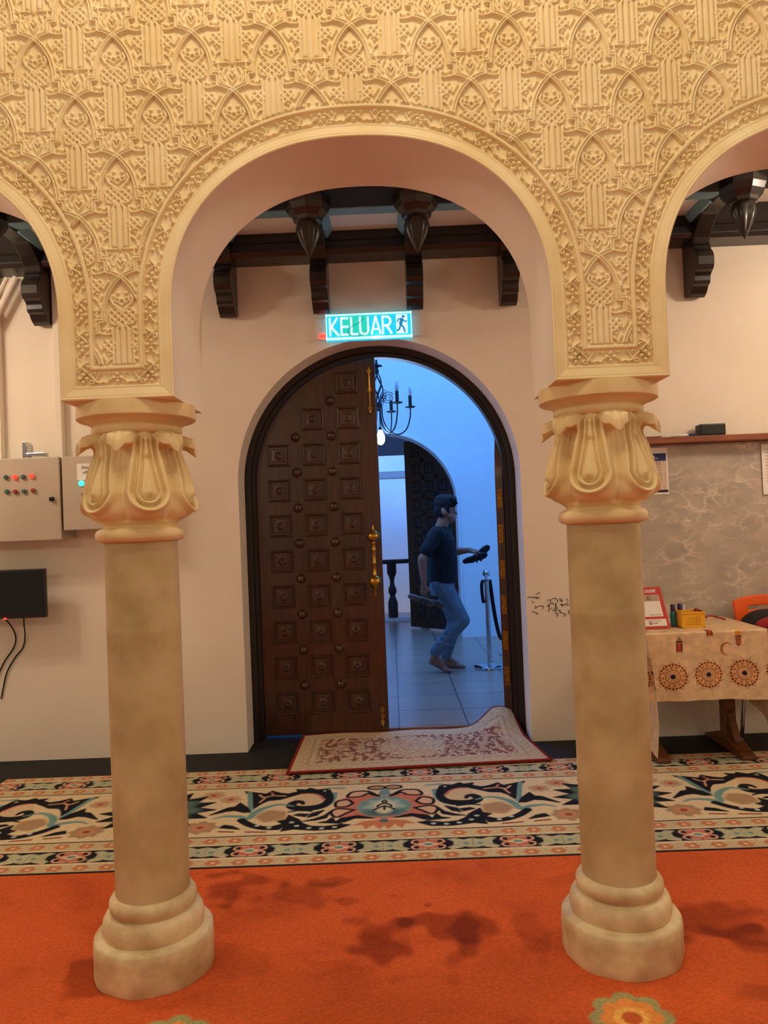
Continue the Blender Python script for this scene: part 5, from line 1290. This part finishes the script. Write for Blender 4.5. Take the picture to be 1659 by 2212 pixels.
# ================================================================== LIGHT
def lamp(name, kind, loc, power, color, size=.1, rot=None, size_y=None):
    l = bpy.data.lights.new(name, kind); l.energy = power; l.color = color
    if kind == 'POINT': l.shadow_soft_size = size
    if kind == 'AREA':
        l.size = size
        if size_y: l.shape = 'RECTANGLE'; l.size_y = size_y
    o = bpy.data.objects.new(name, l); COL.objects.link(o); o.location = loc
    if rot: o.rotation_euler = rot
    return o
WARM = (1, .78, .52)
for k in range(6):   # bulbs of the prayer-hall chandelier, out of view above the camera
    t = 2*PI*k/6
    lamp('nave_lamp', 'POINT', (-.1+.5*math.cos(t), 1.0+.3*math.sin(t), 4.35), 24, WARM, .06)
for sx in (-1, 1):
    for k in range(3):
        t = 2*PI*k/3+.4
        lamp('nave_lamp', 'POINT', (-.1+sx*2.6+.3*math.cos(t), -.2+.3*math.sin(t), 2.6), 18, WARM, .06)
        lamp('aisle_lamp', 'POINT', (sx*3.0+.15*math.cos(t), 3.45+.15*math.sin(t), 2.80), 16, (1,.80,.60), .05)
lamp('hall_lamp', 'AREA', (.1, 7.5, 4.17), 135, (.085,.335,1), 4.2, (0,0,0), 3.2)
lamp('facade_fill', 'AREA', (0, 11.9, 2.9), 130, (.09,.34,1), 4, (math.radians(65),0,0), .5)  # added fill that turns the facade dusk blue, no lamp hangs there
w = bpy.data.worlds.new('world'); SC.world = w; w.use_nodes = True
nt = w.node_tree; bg = nt.nodes['Background']
tc = nt.nodes.new('ShaderNodeTexCoord'); sp_ = nt.nodes.new('ShaderNodeSeparateXYZ'); nt.links.new(tc.outputs['Generated'], sp_.inputs[0])
rp = nt.nodes.new('ShaderNodeValToRGB'); mp_ = nt.nodes.new('ShaderNodeMapRange'); mp_.inputs['From Min'].default_value = -.4; mp_.inputs['From Max'].default_value = .6
nt.links.new(sp_.outputs['Y'], mp_.inputs['Value']); nt.links.new(mp_.outputs[0], rp.inputs['Fac'])
rp.color_ramp.elements[0].color = (1,.76,.52,1); rp.color_ramp.elements[1].color = (.05,.10,.28,1)
rp.color_ramp.elements[0].position = .2; rp.color_ramp.elements[1].position = .9
nt.links.new(rp.outputs['Color'], bg.inputs['Color']); bg.inputs['Strength'].default_value = .35

# ================================================================== CAMERA
F_, CX_, CY_ = 1640., 829.5, 1106.
d_ = Vector((15.5, 29, F_)).normalized(); dn_ = Vector((.0405, 1, 0)); dn_ = (dn_-d_*dn_.dot(d_)).normalized()
rt_ = dn_.cross(d_)
if rt_.x < 0: rt_ = -rt_
Rm = Matrix((( rt_.x, d_.x, -dn_.x), (rt_.y, d_.y, -dn_.y), (rt_.z, d_.z, -dn_.z)))   # world axes seen in (right, down, forward)
ax = Rm.transposed()
cam = bpy.data.cameras.new('camera'); co = bpy.data.objects.new('camera', cam); COL.objects.link(co)
rv, dv, fv = ax.col[0], ax.col[1], ax.col[2]
co.matrix_world = Matrix(((rv.x,-dv.x,-fv.x,0),(rv.y,-dv.y,-fv.y,0),(rv.z,-dv.z,-fv.z,1.4),(0,0,0,1)))
cam.sensor_fit = 'VERTICAL'; cam.sensor_height = 32.; cam.lens = F_/2212*32.; cam.clip_start = .02; cam.clip_end = 100
SC.camera = co
SC.view_settings.view_transform = 'Standard'; SC.view_settings.look = 'None'; SC.view_settings.gamma = 1; SC.view_settings.use_curve_mapping = False
SC.view_settings.exposure = 0
